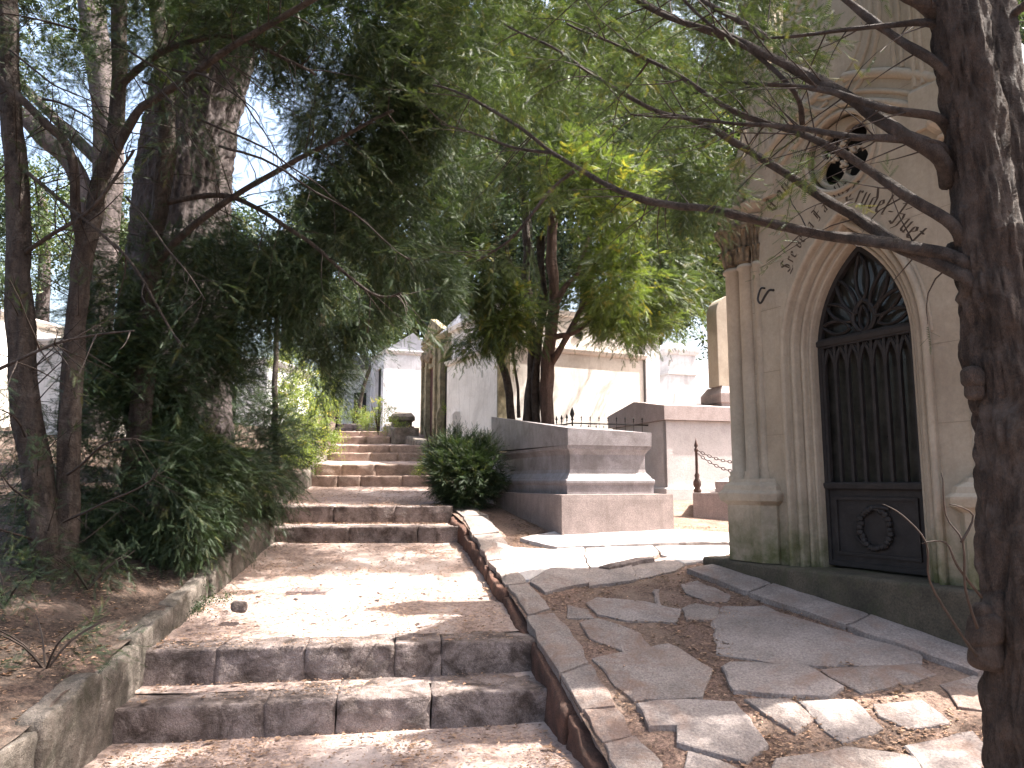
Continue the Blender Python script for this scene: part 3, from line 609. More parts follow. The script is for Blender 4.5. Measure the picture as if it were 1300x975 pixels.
def write(txt, cx, cz, r, a0, h, side, parent, sgn=-1, xs=1.0):
    """text round an arc centre; a0 start angle (deg), reading clockwise"""
    mb = MB(); ang = R(a0); nib = h*.11
    for ch in txt:
        st, adv = G[ch]
        for (p, q) in st:
            vs = []
            def mp(x, y):
                a = ang-(x*h*xs)/r; rr = r+y*h; return (cx+rr*math.cos(a), cz+rr*math.sin(a))
            P, Q = mp(*p), mp(*q); a = ang+R(-90)+R(42); n_ = (math.cos(a)*nib, math.sin(a)*nib); m2 = (-n_[1]*.28, n_[0]*.28)
            for (b, s1) in ((P, -1), (Q, 1)):
                pass
            pts = [(P[0]-n_[0], P[1]-n_[1]), (P[0]+n_[0], P[1]+n_[1]), (Q[0]+n_[0], Q[1]+n_[1]), (Q[0]-n_[0], Q[1]-n_[1])]
            pts2 = [(P[0]-m2[0], P[1]-m2[1]), (P[0]+m2[0], P[1]+m2[1]), (Q[0]+m2[0], Q[1]+m2[1]), (Q[0]-m2[0], Q[1]-m2[1])]
            vv = -.1478-.0002*random.random()
            mb.add([fc(x, vv, z) for x, z in pts], [(0,1,2,3)]); mb.add([fc(x, vv+.0004, z) for x, z in pts2], [(0,1,2,3)])
        ang -= (adv+.12)*h*xs/r
    return mb.build('inscription', 'ink', parent)
write('Sre de la Famille', 1.985, 2.55, 1.335, 147, .072, 0, chapel, xs=.98)
write('Trudel-Huet', .855, 2.55, 1.31, 63.5, .098, 0, chapel, xs=.95)
write('Cons', 1.985, 2.55, 1.80, 134, .1, 0, chapel)
# S-shaped iron hook
m_ = MB(); c = (.63, 3.1); m_.tube(wiggle([fc(.59,-.15,3.2), fc(.59,-.10,3.19), fc(.60,-.05,3.09), fc(.65,-.03,3.04), fc(.70,-.03,3.09), fc(.75,-.03,3.13), fc(.80,-.03,3.12)], 4, 0), rads(25,.008,.011), 8); m_.build('hook', 'iron', chapel, smooth=True)
# ---- iron door
DZ = -.34; DW = .445; DS_, DA = 2.55, 3.38
def archw(w, spring, apex, z0, n=12): return arch(w, spring, apex, z0, n)
door = thing('door', None, None, (0,0,0)); door.parent = chapel; door.location = fc(CX, DZ, .84)-chapel.location
m_ = plate(fc, arch(DW, DS_, DA, .84), [arch(DW-.035, DS_, DA-.05, .88)], DZ-.02, DZ+.025); m_.build('frame', 'iron', door)
m_ = plate(fc, arch(DW+.02, DS_, DA+.03, .8), [], DZ-.07, DZ-.05); m_.build('pane', 'glassdark', door)
mb = MB()
mb.stack(fc, CX-DW+.02, CX+DW-.02, DZ-.01, DZ+.03, [(2.60,0),(2.61,.0),(2.62,.012),(2.645,.018),(2.66,.018),(2.665,.006),(2.68,.0)]); mb.build('transom', 'iron', door); mb = MB(); mb.stack(fc, CX-DW+.02, CX+DW-.02, DZ-.01, DZ+.03, [(1.44,0),(1.45,.01),(1.475,.014),(1.49,.014),(1.5,.0)])
mb.build('lock_rail', 'iron', door)
m_ = MB(); m_.box(fc, CX-DW+.03, CX+DW-.03, DZ-.01, DZ+.008, .88, 1.44)
for (a_, b_, c_, d_) in ((-.36,.36,1.36,1.385),(-.36,.36,.93,.955),(-.36,-.335,.956,1.359),(.335,.36,.956,1.359)): m_.box(fc, CX+a_, CX+b_, DZ+.009, DZ+.026, c_, d_)
m_.build('kick_panel', 'iron', door)
m_ = MB()
for i in range(26):
    a = 2*math.pi*i/26; rr = .13; p_ = (CX+rr*math.cos(a), 1.15+rr*1.15*math.sin(a)); m_.block(fc, p_[0]-.024, p_[0]+.024, DZ+.01, DZ+.045, p_[1]-.02, p_[1]+.02, r=.012, amp=.012, cuts=3, seed=i)
m_.tube([fc(CX-.17, DZ+.03, 1.08), fc(CX-.1, DZ+.035, 1.02), fc(CX, DZ+.03, 1.0)], .012, 6); m_.tube([fc(CX+.13, DZ+.03, 1.3), fc(CX+.05, DZ+.04, 1.31), fc(CX-.05, DZ+.03, 1.29)], .012, 6)
m_.build('wreath', 'iron', door, smooth=True)
nb = 7
for i in range(nb+1):
    s_ = CX-DW+.05+(2*DW-.1)*i/nb; m_ = MB(); m_.box(fc, s_-.012, s_+.012, DZ-.012, DZ+.022, 1.5, 2.60); m_.build('bar', 'iron', door)
m_ = MB(); wv = (2*DW-.1)/nb
for i in range(nb):
    s_ = CX-DW+.05+wv*(i+.5)
    for sg in (-1, 1): m_.sweep(fc, [(s_+sg*wv*.5, 2.38), (s_+sg*wv*.42, 2.47), (s_+sg*wv*.22, 2.54), (s_, 2.59)], [(-.012,DZ),(-.012,DZ+.02),(.012,DZ+.02),(.012,DZ)])
    for sg in (-1, 1): m_.sweep(fc, [(s_+sg*wv*.5, 2.45), (s_+sg*wv*.3, 2.56), (s_+sg*.01, 2.6)], [(-.008,DZ-.01),(-.008,DZ+.01),(.008,DZ+.01),(.008,DZ-.01)])
m_.build('bar_tracery', 'iron', door)
def petal(cx, cz, ang, L_, w, hw=.012):
    ca, sa = math.cos(ang), math.sin(ang); m = MB(); pts = []
    for i in range(11):
        t = i/10; pts.append((t*L_, w*math.sin(math.pi*t**.9)**.8 if 0 < t < 1 else 0))
    pts += [(x, -y) for x, y in reversed(pts[:-1])]
    P = [(cx+x*ca-y*sa, cz+x*sa+y*ca) for x, y in pts]
    m.sweep(fc, P, [(-hw,DZ-.01),(-hw,DZ+.012),(0,DZ+.024),(hw,DZ+.012),(hw,DZ-.01)]); return m
for q, a in enumerate((12, 36, 62, 90, 118, 144, 168)):
    b = R(a); base = .13 if a not in (90,) else .2
    L_ = {12:.27,36:.30,62:.38,90:.38,118:.38,144:.30,168:.27}[a]
    petal(CX+base*math.cos(b)*1.0, 2.70+base*math.sin(b)*1.15, b, L_, .055).build('tracery_petal', 'iron', door)
petal(CX, 2.67, R(90), .27, .10, .018).build('tracery_petal', 'iron', door)
petal(CX, 2.69, R(90), .20, .04, .010).build('tracery_petal', 'iron', door)
# ================================================================ TOMBS
c0 = (.52, 7.95, 0); tf = frame(c0, R(20))
tomb = thing('granite_tomb', 'large dark grey granite tomb with sloping lid and moulded base beside the bush', 'tomb', (c0[0], c0[1], .85))
mb = MB(); mb.block(tf, 0, 1.36, 0, 2.9, .70, 1.37, r=.012, amp=.001, cuts=10); mb.build('base', 'granite_br', tomb)
W0, W1, L0, L1 = .13, 1.19, .14, 2.76
mb = MB(); mb.stack(tf, W0, W1, L0, L1, [(1.365,0),(1.465,0),(1.47,.004),(1.49,.014),(1.515,.014),(1.53,.004),(1.535,-.01),(1.55,-.018),(1.575,-.035),(1.60,-.055),(1.64,-.065),(1.80,-.065),(1.83,-.05),(1.855,-.035),(1.86,-.02),(1.90,-.01)]); mb.build('body', 'granite', tomb)
mb = MB(); z0 = 1.90
P = lambda a, b, z: tf(a, b, z)
a0, a1, b0, b1 = W0+.015, W1-.015, L0+.0, L1
mb.add([P(a0,b0,z0), P(a1,b0,z0), P(a1,b1,z0+.03), P(a0,b1,z0+.03), P(a0-.005,b0-.005,2.085), P(a1+.005,b0-.005,2.05), P(a1+.005,b1,2.33), P(a0-.005,b1,2.42)], [(3,2,1,0),(4,5,6,7),(0,1,5,4),(1,2,6,5),(2,3,7,6),(3,0,4,7)])
mb.build('lid', 'granite', tomb)
# second tomb behind
t2 = thing('granite_tomb', 'tall pale tomb with gabled granite lid, behind and right of the dark tomb', 'tomb', at(848, 645, 11.2))
c1 = at(848, 645, 11.2); g = frame((c1.x, c1.y, 0), R(17))
mb = MB(); mb.stack(g, -.06, 1.9, -.08, 2.0, [(1.0,0),(1.4,0),(1.42,-.02)]); mb.build('plinth', 'pale', t2)
mb = MB(); mb.stack(g, 0, 1.8, 0, 1.9, [(1.42,0),(2.42,0)]); mb.build('body', 'pale', t2)
mb = MB(); mb.stack(g, .0, .1, -.012, 0.08, [(1.42,0),(2.42,0)]); mb.build('corner_pilaster', 'pale', t2)
mb = MB(); q0, q1, w0, w1 = -.05, 1.9, -.06, 1.96
mb.add([g(q0,w0,2.425), g(q1,w0,2.425), g(q1,w1,2.425), g(q0,w1,2.425), g(q0,w0,2.64), g(q1,w0,2.64), g(q1,w1,2.64), g(q0,w1,2.64), g(q0,(w0+w1)/2,2.79), g(q1,(w0+w1)/2,2.79)],
       [(3,2,1,0),(0,1,5,4),(4,5,9,8),(8,9,6,7),(2,3,7,6),(0,4,8,7,3),(1,2,6,9,5)])
mb.build('lid', 'granite_pale', t2)
# chain grave
c2 = onT(880, 656); g = frame((c2.x, c2.y, 0), R(-16)); gz = c2.z
gr = thing('low_grave', 'low brown granite grave with a ridged slab, half hidden behind the chapel corner', 'grave', c2)
mb = MB(); mb.block(g, 0, 2.2, 0, 1.2, gz-.3, gz+.30, r=.012, amp=.001, cuts=8); mb.build('base', 'granite_br', gr)
mb = MB(); mb.add([g(.28,.12,gz+.30), g(2.1,.12,gz+.30), g(2.1,1.1,gz+.30), g(.28,1.1,gz+.30), g(.28,.12,gz+.44), g(2.1,.12,gz+.44), g(2.1,1.1,gz+.44), g(.28,1.1,gz+.44), g(.62,.55,gz+.56), g(2.0,.55,gz+.56)], [(3,2,1,0),(0,1,5,4),(1,2,6,5),(2,3,7,6),(3,0,4,7),(4,5,9,8),(8,9,6,7),(4,8,7),(5,6,9)]); mb.build('slab', 'granite_br', gr)
pc = g(.06, .08, gz+.3); post = thing('chain_post', 'rusty cast iron post with pointed finial on the corner of the low brown grave', 'post', pc)
H = .66; mb = MB(); mb.lathe((pc.x, pc.y), [(pc.z,.045),(pc.z+.03,.05),(pc.z+.06,.035),(pc.z+.10,.052),(pc.z+.14,.05),(pc.z+.18,.026),(pc.z+.22,.034),(pc.z+.25,.02),(pc.z+.52,.016),(pc.z+.53,.026),(pc.z+.56,.026),(pc.z+.57,.014),(pc.z+.60,.026),(pc.z+.64,.016),(pc.z+.70,.002)], 14); mb.build('shaft', 'rust', post, smooth=True)
ch = thing('chain', 'double rusty chain sagging from the iron post towards the chapel', 'chain', pc+Vector((0,0,.5)))
for zz, sag in ((.54,.16),(.50,.24)):
    n = 26; mb = MB(); e0 = pc+Vector((.02,0,zz)); e1 = g(1.15, .08, gz+.3+zz)
    for i in range(n):
        t = (i+.5)/n; p_ = e0.lerp(e1, t)-Vector((0,0,sag*4*t*(1-t))); tn = (e1-e0)/n-Vector((0,0,sag*4*(1-2*t)/n)); tn.normalize(); s_ = Vector((0,0,1)) if i % 2 else tn.cross(Vector((0,0,1))).normalized(); s_ = (s_-tn*s_.dot(tn)).normalized()
        ring = [p_+tn*(.026*math.cos(2*math.pi*j/10))+s_*(.016*math.sin(2*math.pi*j/10)) for j in range(11)]; mb.tube(ring, .0055, 5, cap=False)
    mb.build('chain_strand', 'rust', ch)
# iron fence enclosure
c3 = at(727, 575, 11.3); g = frame((c3.x, c3.y, 0), R(20)); zt = at(727, 533, 11.3).z
fe = thing('iron_fence', 'low black iron grave fence with spear finials seen just above the dark tomb', 'fence', (c3.x, c3.y, 1.4))
mb = MB()
for z in (zt-.06, zt-.40): mb.box(g, 0, 1.5, -.01, .01, z, z+.02); mb.box(g, -.01, .01, 0.01, 1.6, z, z+.02); mb.box(g, .01, 1.5, 1.6, 1.62, z, z+.02)
mb.build('rail', 'iron', fe)
def finial(a, b, s=1.0, name='picket'):
    p_ = g(a, b, 0); mb = MB(); mb.lathe((p_.x, p_.y), [(1.35,.009*s),(zt-.01,.009*s),(zt,.02*s),(zt+.03,.012*s),(zt+.07*s,.03*s),(zt+.11*s,.02*s),(zt+.16*s,.001)], 8); mb.build(name, 'iron', fe, smooth=True)
finial(0, 0, 1.25, 'post'); finial(1.5, 0, 1, 'post'); finial(0, 1.6, 1, 'post')
for i in range(1, 8): finial(0, i*.2, .7)
for i in range(1, 10): finial(i*.15, 0, .45)
for i in range(1, 10): finial(i*.15, 1.61, .45)
# stele right
c4 = at(917, 515, 11.8); g = frame((c4.x, c4.y, 0), R(15)); st = thing('stele', 'tan round topped stele on a stepped pedestal, left of the chapel corner colonnettes', 'monument', (c4.x, c4.y, 1.4))
zz = [at(912, y, 11.8).z for y in (560, 512, 499, 489, 395)]
mb = MB(); mb.stack(g, -.01, .75, 0, .6, [(1.1,0),(zz[1],0),(zz[1]+.02,.02),(zz[2],.02),(zz[2]+.05,-.01),(zz[3],-.06)]); mb.build('pedestal', 'granite_br', st)
pts = [(0,zz[3]),(.7,zz[3]),(.7,zz[4])]+[(.35+.35*math.cos(R(a)), zz[4]+.32*math.sin(R(a))) for a in range(10, 180, 10)]+[(0,zz[4])]
plate(lambda a, b, z: g(a, b, z), pts, [], .08, .4, .01).build('slab', 'lime', st)
# ---------------------------------------------------------------- background chapels
def box_on(name, lab, px, Y, base, a, b, h, mat, ang=20, roof=None, cat='tomb'):
    c = at(px, 560, Y); g = frame((c.x, c.y, 0), R(ang)); o = thing(name, lab, cat, (c.x, c.y, base)); return o, g
HC = at(705, 447, 14.0).z
# long white tomb house behind the trees
o, g = box_on('white_tomb_house', 'long white limestone tomb house with a cornice and two round vents, behind the clustered tree', 632, 13.6, 1.5, 0, 0, 0, 'white', 26)
mb = MB(); mb.box(g, 0, 3.25, 0, 2.6, .8, HC); mb.build('wall', 'white', o)
mb = MB(); mb.stack(g, 0.02, 3.23, .02, 2.5, [(HC,.0),(HC+.03,.07),(HC+.09,.09),(HC+.11,.09),(HC+.13,.0)]); mb.build('cornice', 'white', o)
mb = MB(); mb.stack(g, .06, 3.19, .05, 2.5, [(HC+.13,0),(HC+.75,0),(HC+.76,.06),(HC+.85,.08),(HC+.86,0)]); mb.build('attic', 'white', o)
mb = MB()
for s_ in (1.75, 2.3):
    p_ = g(s_, 0, 0); mb.sweep(lambda a, v, z: g(a, .05-v, z), circ(s_, HC+.42, .07, 20), [(0,0),(0,.03),(-.03,.03)], closed=True)
    mb.add([g(s_+.07*math.cos(2*math.pi*i/16), .046, HC+.42+.07*math.sin(2*math.pi*i/16)) for i in range(16)], [tuple(range(16))])
mb.build('vent', 'dark', o)
mb = MB(); mb.box(g, 3.28, 3.62, -.05, 2.4, .8, HC+.5); mb.stack(g, 3.27, 3.63, -.06, 2.4, [(HC+.5,0),(HC+.52,.05),(HC+.58,.05),(HC+.59,0)]); mb.build('side_pier', 'white2', o)
mb = MB(); mb.box(g, -.02, .22, -.06, .0, .8, HC-.02); mb.build('corner_pilaster', 'tan', o)
# pedimented block and gable block
o, g = box_on('small_tomb_house', 'small bluish white tomb house with heavy cornice and arched niche', 852, 17.0, 1.8, 0, 0, 0, 'white2', 22)
mb = MB(); mb.box(g, 0, .72, 0, 1.6, 1, 3.95); mb.build('wall', 'white2', o)
mb = MB(); mb.stack(g, 0, .72, 0, 1.6, [(3.95,.02),(3.97,.04),(4.02,.04),(4.03,.01),(4.42,.01),(4.44,.06),(4.52,.09),(4.56,.09),(4.6,.0),(4.72,-.1)]); mb.build('cornice', 'white2', o)
plate(lambda a, b, z: g(a, -b, z), [(.12,3.0),(.60,3.0),(.60,3.45)]+[(.36+.24*math.cos(R(a)), 3.45+.24*math.sin(R(a))) for a in range(15, 180, 15)]+[(.12,3.45)], [], .004, .03).build('niche_panel', 'white', o)
o, g = box_on('gabled_tomb', 'narrow white gabled tomb between the small tomb house and the round topped stele', 893, 17.5, 1.8, 0, 0, 0, 'white', 22)
pl = [(0,1.0),(.75,1.0),(.75,3.95),(.35,4.45),(0,3.95)]; plate(lambda a, b, z: g(a, b, z), pl, [], 0, 1.4).build('wall', 'white2', o)
# row of chapels along the path, their doors face left
def row_chapel(name, lab, px, Y, depth, width, z0, ztop, side_mat, front_mat, door_mat, doors, ang=17, roof='rooflead', pil=True):
    c = at(px, 560, Y); g = frame((c.x, c.y, 0), R(ang)); o = thing(name, lab, 'chapel', (c.x, c.y, z0))
    mb = MB(); mb.box(g, .07, width, 0, depth, z0-.8, ztop); mb.build('wall', side_mat, o)
    mb = MB(); mb.stack(g, .03, width, .0, depth, [(ztop,.0),(ztop+.03,.06),(ztop+.1,.1),(ztop+.14,.1),(ztop+.15,.02)])
    mb.build('cornice', front_mat, o)
    mb = MB(); zt_ = ztop+.15; mb.add([g(.0,0,zt_), g(width,0,zt_), g(width,depth,zt_), g(0,depth,zt_), g(width*.5,0.0,zt_+.55), g(width*.5,depth,zt_+.55)], [(0,1,2,3),(0,4,5,3),(1,2,5,4),(0,1,4),(3,5,2)]); mb.build('roof', roof, o)
    # front face pieces (a from -.05 to .07)
    mb = MB(); last = 0
    for (b0, b1, zd) in doors+[(depth, depth, 0)]:
        mb.box(g, -.03, .068, last, b0, z0-.8, ztop-.002); 
        if b1 > b0: mb.box(g, -.03, .068, b0+.001, b1-.001, zd, ztop-.004); mb.box(g, -.08, .066, b0-.04, b1+.04, z0-.8, z0+.08)
        last = b1
    if pil:
        for b_ in [0, depth-.16]+[x for d_ in doors for x in (d_[0]-.14, d_[1]+.01)]: mb.box(g, -.09, -.029, b_+.005, b_+.13, z0+.05, ztop-.05)
    mb.build('front', front_mat, o)
    for (b0, b1, zd) in doors: mb = MB(); mb.box(g, .03, .064, b0+.004, b1-.004, z0+.05, zd-.01); mb.build('door', door_mat, o)
    return o, g
row_chapel('white_chapel', 'white walled chapel nearest to the round bush, its side wall blazing in the sun', 582, 16.0, 1.5, 1.05, 2.25, 4.75, 'white', 'tan', 'dark', [(.3,.95,4.3)], ang=25)
o, g = row_chapel('ornate_chapel', 'weathered ornate chapel with an oxblood door, in the middle of the row by the path', 566, 18.1, 2.6, 1.4, 2.55, 5.1, 'tan', 'tan', 'darkdoor', [(1.0,1.9,4.5)], ang=19)
mb = MB()
for i in range(7): mb.block(g, -.14, -.02, .1+i*.35, .34+i*.35, 4.62+.1*(i % 2), 4.95, r=.05, amp=.04, cuts=5, seed=i)
plate(lambda a, b, z: g(-b, a, z), [(.05,5.26),(2.55,5.26),(1.3,5.75)], [], -.05, .12).build('gable', 'tan', o)
mb.build('frieze_carving', 'lime_dark', o, smooth=True)
row_chapel('plain_chapel', 'plain bluish white chapel farthest along the path, with a narrow dark doorway', 489, 22.3, 1.7, 1.6, 2.95, 5.35, 'white2', 'white2', 'dark', [(.3,1.1,5.0)], ang=24)
# headstones by the chapels
def slabstone(name, lab, px0, px1, pyb, pyt, Y, mat, shape, cat='headstone', dp=.14, ang=12):
    a = at(px0, pyb, Y); b = at(px1, pyb, Y); t_ = at(px0, pyt, Y); w = b.x-a.x; g = frame((a.x, a.y, 0), R(ang)); h = t_.z-a.z
    o = plate(lambda u, v, z: g(u, v, z), [(x*w, a.z-.15+(h+.15)*y) for x, y in shape], [], 0, dp, .012).build(name, mat, org=a); return meta(o, lab, cat)
slabstone('headstone', 'white headstone with cut shoulders in front of the blazing chapel wall', 574, 603, 550, 522, 15.2, 'white', [(0,0),(1,0),(1,.55),(.93,.8),(.8,.82),(.75,1),(.12,1),(0,.9)])
slabstone('headstone', 'small yellowish pointed headstone at the foot of the ornate chapel', 554, 564, 556, 514, 16.6, 'tan', [(0,0),(1,0),(1,.8),(.5,1),(0,.8)])
slabstone('carved_scroll', 'mossy carved stone scroll leaning beside the white headstone', 598, 632, 545, 517, 14.9, 'tan', [(0,.35),(.3,0),(1,0),(1,1),(.6,.95),(.1,.78)], cat='monument')
o = thing('low_tomb', 'small stepped grey stone tomb in front of the plain chapel wall', 'tomb', at(497, 545, 20.6)); c = at(497, 548, 20.6); g = frame((c.x, c.y, 0), R(14))
mb = MB(); mb.stack(g, 0, .62, 0, .8, [(2.4,0),(c.z+.16,0)]); mb.stack(g, .05, .57, .05, .75, [(c.z+.162,0),(c.z+.32,0)]); mb.build('base', 'kerb', o)
mb = MB(); mb.stack(g, .0, .62, .0, .8, [(c.z+.322,.02),(c.z+.42,.02),(c.z+.55,-.08)]); mb.build('lid', 'kerb', o)
o = thing('stone_planter', 'rough stone grave kerb at the foot of the oxblood door', 'grave kerb', at(507, 555, 18.6)); c = at(507, 555, 18.6); g = frame((c.x, c.y, 0), R(14))
mb = MB(); mb.block(g, -.1, .5, 0, 1.3, c.z-.2, c.z+.25, r=.03, amp=.02); mb.build('kerb', 'kerb', o)
# far wall and left tomb houses
o = thing('far_tomb_house', 'grey tomb house in the shade behind the little trees at the top of the stair', 'tomb', at(425, 520, 31)); c = at(418, 530, 31); g = frame((c.x, c.y, 0), R(5))
mb = MB(); mb.box(g, 0, 2.6, 0, 2, 3.4, 6.2); mb.build('wall', 'white2', o); mb = MB(); mb.stack(g, 0, 2.6, 0, 2, [(6.2,.05),(6.35,.1),(6.4,0),(6.9,-.6)]); mb.build('roof', 'rooflead', o)
mb = MB(); mb.box(g, 1.0, 1.5, -.04, -.003, 3.6, 5.2); mb.build('doorway', 'dark', o)
def lefthouse(px0, px1, pyt, Y, lab, mat, zb):
    a = at(px0, pyt, Y); b = at(px1, pyt, Y); g = frame((a.x, a.y, 0), R(-8)); o = thing('pale_tomb_house', lab, 'tomb', (a.x, a.y, zb)); w = b.x-a.x
    mb = MB(); mb.box(g, 0, w, 0, 2.5, zb-.8, a.z-.22); mb.build('wall', mat, o)
    mb = MB(); mb.stack(g, 0, w, 0, 2.5, [(a.z-.22,.0),(a.z-.19,.07),(a.z-.1,.12),(a.z-.06,.12),(a.z,-.2)]); mb.build('cornice', mat, o)
    mb = MB(); mb.box(g, w*.4, w*.4+.8, -.03, -.003, zb, a.z-.7); mb.build('doorway', 'dark', o)
    for u in (.02, w-.2): mb = MB(); mb.box(g, u, u+.18, -.05, -.002, zb-.3, a.z-.24); mb.build('corner_pilaster', mat, o)
lefthouse(30, 175, 428, 15, 'pale sunlit tomb house glimpsed between the left yew trunks', 'white', 2.5)
lefthouse(-110, 15, 395, 17, 'white tomb house at the left edge of the view behind the first trunk', 'white', 2.5)
lefthouse(215, 350, 455, 19, 'pale tomb house almost hidden behind the big ridged trunk', 'white2', 2.9)
lefthouse(960, 1250, 330, 22, 'tomb house hidden far behind the gothic chapel', 'white2', 2.6)
# ================================================================ TREES
def PT(*a): return [at(px, py, Y) for px, py, Y in a]
def trunk(name, pts, r0, r1, mat, parent, n=22, rough=.22, sub=8, amp=.015, p=.8, seed=0, fine=0):
    poly = wiggle(pts, sub, amp, seed); mb = MB(); mb.tube(poly, rads(len(poly), r0, r1, p), n, rough=rough, seed=seed, fine=fine); mb.build(name, mat, parent, smooth=True); return poly
# ---- 1 foreground yew on the right
b0 = at(1330, 1200, 2.6); ft = thing('foreground_yew', 'dark double stemmed yew at the right edge, long bare limbs reaching left', 'tree', b0)
trunk('trunk', PT((1345,1250,2.6),(1335,1050,2.6),(1325,930,2.6),(1318,800,2.6),(1306,650,2.6),(1296,520,2.6),(1278,400,2.6),(1262,300,2.6)), .18, .13, 'bark', ft, n=150, rough=.2, amp=.004, sub=40, fine=1.01)
trunk('stem', PT((1275,440,2.6),(1254,300,2.57),(1240,180,2.55),(1221,60,2.5),(1208,-60,2.5),(1195,-300,2.5)), .105, .075, 'bark', ft, n=80, rough=.2, amp=.004, seed=5, sub=26, fine=1)
trunk('stem', PT((1300,430,2.72),(1293,300,2.78),(1275,180,2.8),(1262,60,2.82),(1255,-60,2.85),(1262,-300,2.9)), .11, .07, 'bark', ft, n=70, rough=.2, amp=.004, seed=9, sub=22, fine=1)
for (px, py, s_) in ((1226,480,.035),(1229,498,.028),(1245,800,.05),(1250,830,.045),(1238,780,.03),(1262,770,.05)):
    p_ = at(px+8, py, 2.58); mb = MB(); mb.block(lambda a, b, c: Vector((a, b, c)), p_.x-s_, p_.x+s_, p_.y-s_, p_.y+s_, p_.z-s_*1.2, p_.z+s_*1.2, r=s_*.8, amp=s_*.45, cuts=8)
    mb.build('burl', 'bark', ft, smooth=True)
LIMBS = [
 (PT((1225,335,2.56),(1150,312,2.7),(1050,298,2.95),(985,286,3.1),(900,268,3.3),(860,262,3.4),(810,250,3.55),(770,235,3.7),(735,215,3.8),(700,192,3.95),(665,165,4.1),(600,125,4.4),(550,108,4.6)), .024, .006),
 (PT((700,194,3.95),(660,190,4.1),(625,178,4.2),(585,165,4.3),(560,158,4.4)), .009, .003),
 (PT((728,218,3.82),(700,242,3.9),(665,285,3.95),(640,310,4.0),(605,332,4.1)), .011, .004),
 (PT((1222,350,2.56),(1150,318,2.75),(1105,288,2.9),(1060,258,3.0),(990,215,3.2),(930,180,3.35),(880,152,3.5),(830,138,3.6),(760,100,3.8),(700,60,4.0),(640,30,4.2)), .024, .005),
 (PT((1212,285,2.55),(1150,245,2.65),(1090,208,2.8),(1040,180,2.9),(1000,165,3.0),(930,140,3.15),(860,95,3.3),(790,60,3.5),(720,30,3.7)), .021, .005),
 (PT((1190,185,2.55),(1140,176,2.6),(1080,172,2.7),(1010,162,2.85),(940,158,3.0),(880,150,3.15),(800,145,3.3)), .017, .004),
 (PT((1190,195,2.55),(1140,165,2.6),(1090,130,2.75),(1040,105,2.85),(980,75,2.95),(920,45,3.1),(850,22,3.25),(800,-5,3.4),(740,-30,3.5)), .026, .010),
 (PT((1185,150,2.55),(1130,140,2.6),(1060,118,2.75),(1010,110,2.85),(960,108,2.95),(920,104,3.05)), .018, .004),
 (PT((1200,90,2.5),(1150,55,2.55),(1110,25,2.65),(1060,-10,2.75),(1000,-40,2.9)), .019, .009),
 (PT((1185,30,2.5),(1130,32,2.6),(1070,38,2.7),(1010,44,2.8),(970,48,2.9)), .013, .004),
 (PT((970,48,2.9),(930,22,3.0),(900,5,3.1),(870,-15,3.2)), .013, .008),
 (PT((1265,40,2.8),(1285,18,2.75),(1310,0,2.7)), .02, .015),
 (PT((1180,10,2.5),(1150,-10,2.5),(1120,-40,2.5)), .03, .02),
 (PT((1010,120,2.9),(960,70,3.0),(900,30,3.1),(860,-10,3.2)), .010, .005),
]
random.seed(21); mbt = MB(); O1, A1, O2, A2 = [], [], [], []
for q, (pts, r0, r1) in enumerate(LIMBS):
    dd = (pts[0]-pts[1]).normalized()*.12; dd.y = .07; pts = ([pts[0]+dd]+pts) if q not in (1, 2, 10) else pts; poly = wiggle(pts, 5, .012, q); mb = MB(); rr_ = rads(len(poly), r0*1.08, r1*1.1); rr_ = [r_*(1+.25*max(0, 1-i/4)) if q in (0, 3, 4, 5, 6, 7, 8, 9) else r_ for i, r_ in enumerate(rr_)]; mb.tube(poly, rr_, 12, rough=.45, seed=q); mb.build('limb', 'bark', ft, smooth=True)
    o_, a_ = twigs_from(poly, mbt, 10 if len(pts) > 6 else 4, .35, .0035, down=.1, spread=.9, start=.1)
    for P_, D_ in zip(o_, a_):
        left = P_.x/P_.y*FPX+650
        if left < 860: O1.append(P_); A1.append(D_)
        elif random.random() < (.5 if left < 1060 else .16): O2.append(P_); A2.append(D_)
    if q in (0, 3, 4, 6):
        o_, a_ = twigs_from(poly, mbt, 14, .5, .004, down=.25, spread=.9, start=.45)
        O1 += o_; A1 += a_
    elif q in (1, 2, 5): o_, a_ = twigs_from(poly, mbt, 6, .3, .003, down=.25, spread=.9, start=.3); O1 += o_; A1 += a_
# leafless hanging twigs on the lowest shoots of the trunk
for pts in (PT((1240,835,2.55),(1215,800,2.5),(1180,740,2.45),(1175,690,2.4),(1145,655,2.4),(1120,640,2.4)), PT((1240,800,2.5),(1225,750,2.45),(1222,690,2.4),(1200,655,2.4),(1195,600,2.35)), PT((1245,760,2.5),(1215,720,2.42),(1200,690,2.4),(1170,690,2.4)), PT((1220,690,2.4),(1235,655,2.4),(1205,640,2.35))):
    mbt.tube(wiggle(pts, 4, .01), rads(4*(len(pts)-1)+1, .005, .0015), 5)
mbt.build('twigs', 'twig', ft, smooth=True)['kind'] = 'stuff'
add_fronds('foliage', O1, A1, 'yew_mid', ft, ln=.18, k=6, size=.075)
add_fronds('foliage', O2, A2, 'yew_mid', ft, ln=.13, k=5, size=.06)
DENS = 1.7
crown('foliage', [PB(640,60,5.2,130,75,.9,420), PB(780,60,4.8,110,70,.7,300), PB(880,225,4.2,55,65,.35,150), PB(700,-40,5,260,80,1,500), PB(930,20,4.2,70,40,.5,110), PB(960,90,3.6,60,50,.35,40), PB(1010,30,3.4,60,40,.35,40), PB(870,120,4,60,60,.4,90)], 'yew_mid', ft, frond=.22, k=7, size=.08, tpl=SPRAY_N, droop=.3, clump=2.2, thr=.02, seed=3)
DENS = 1.0
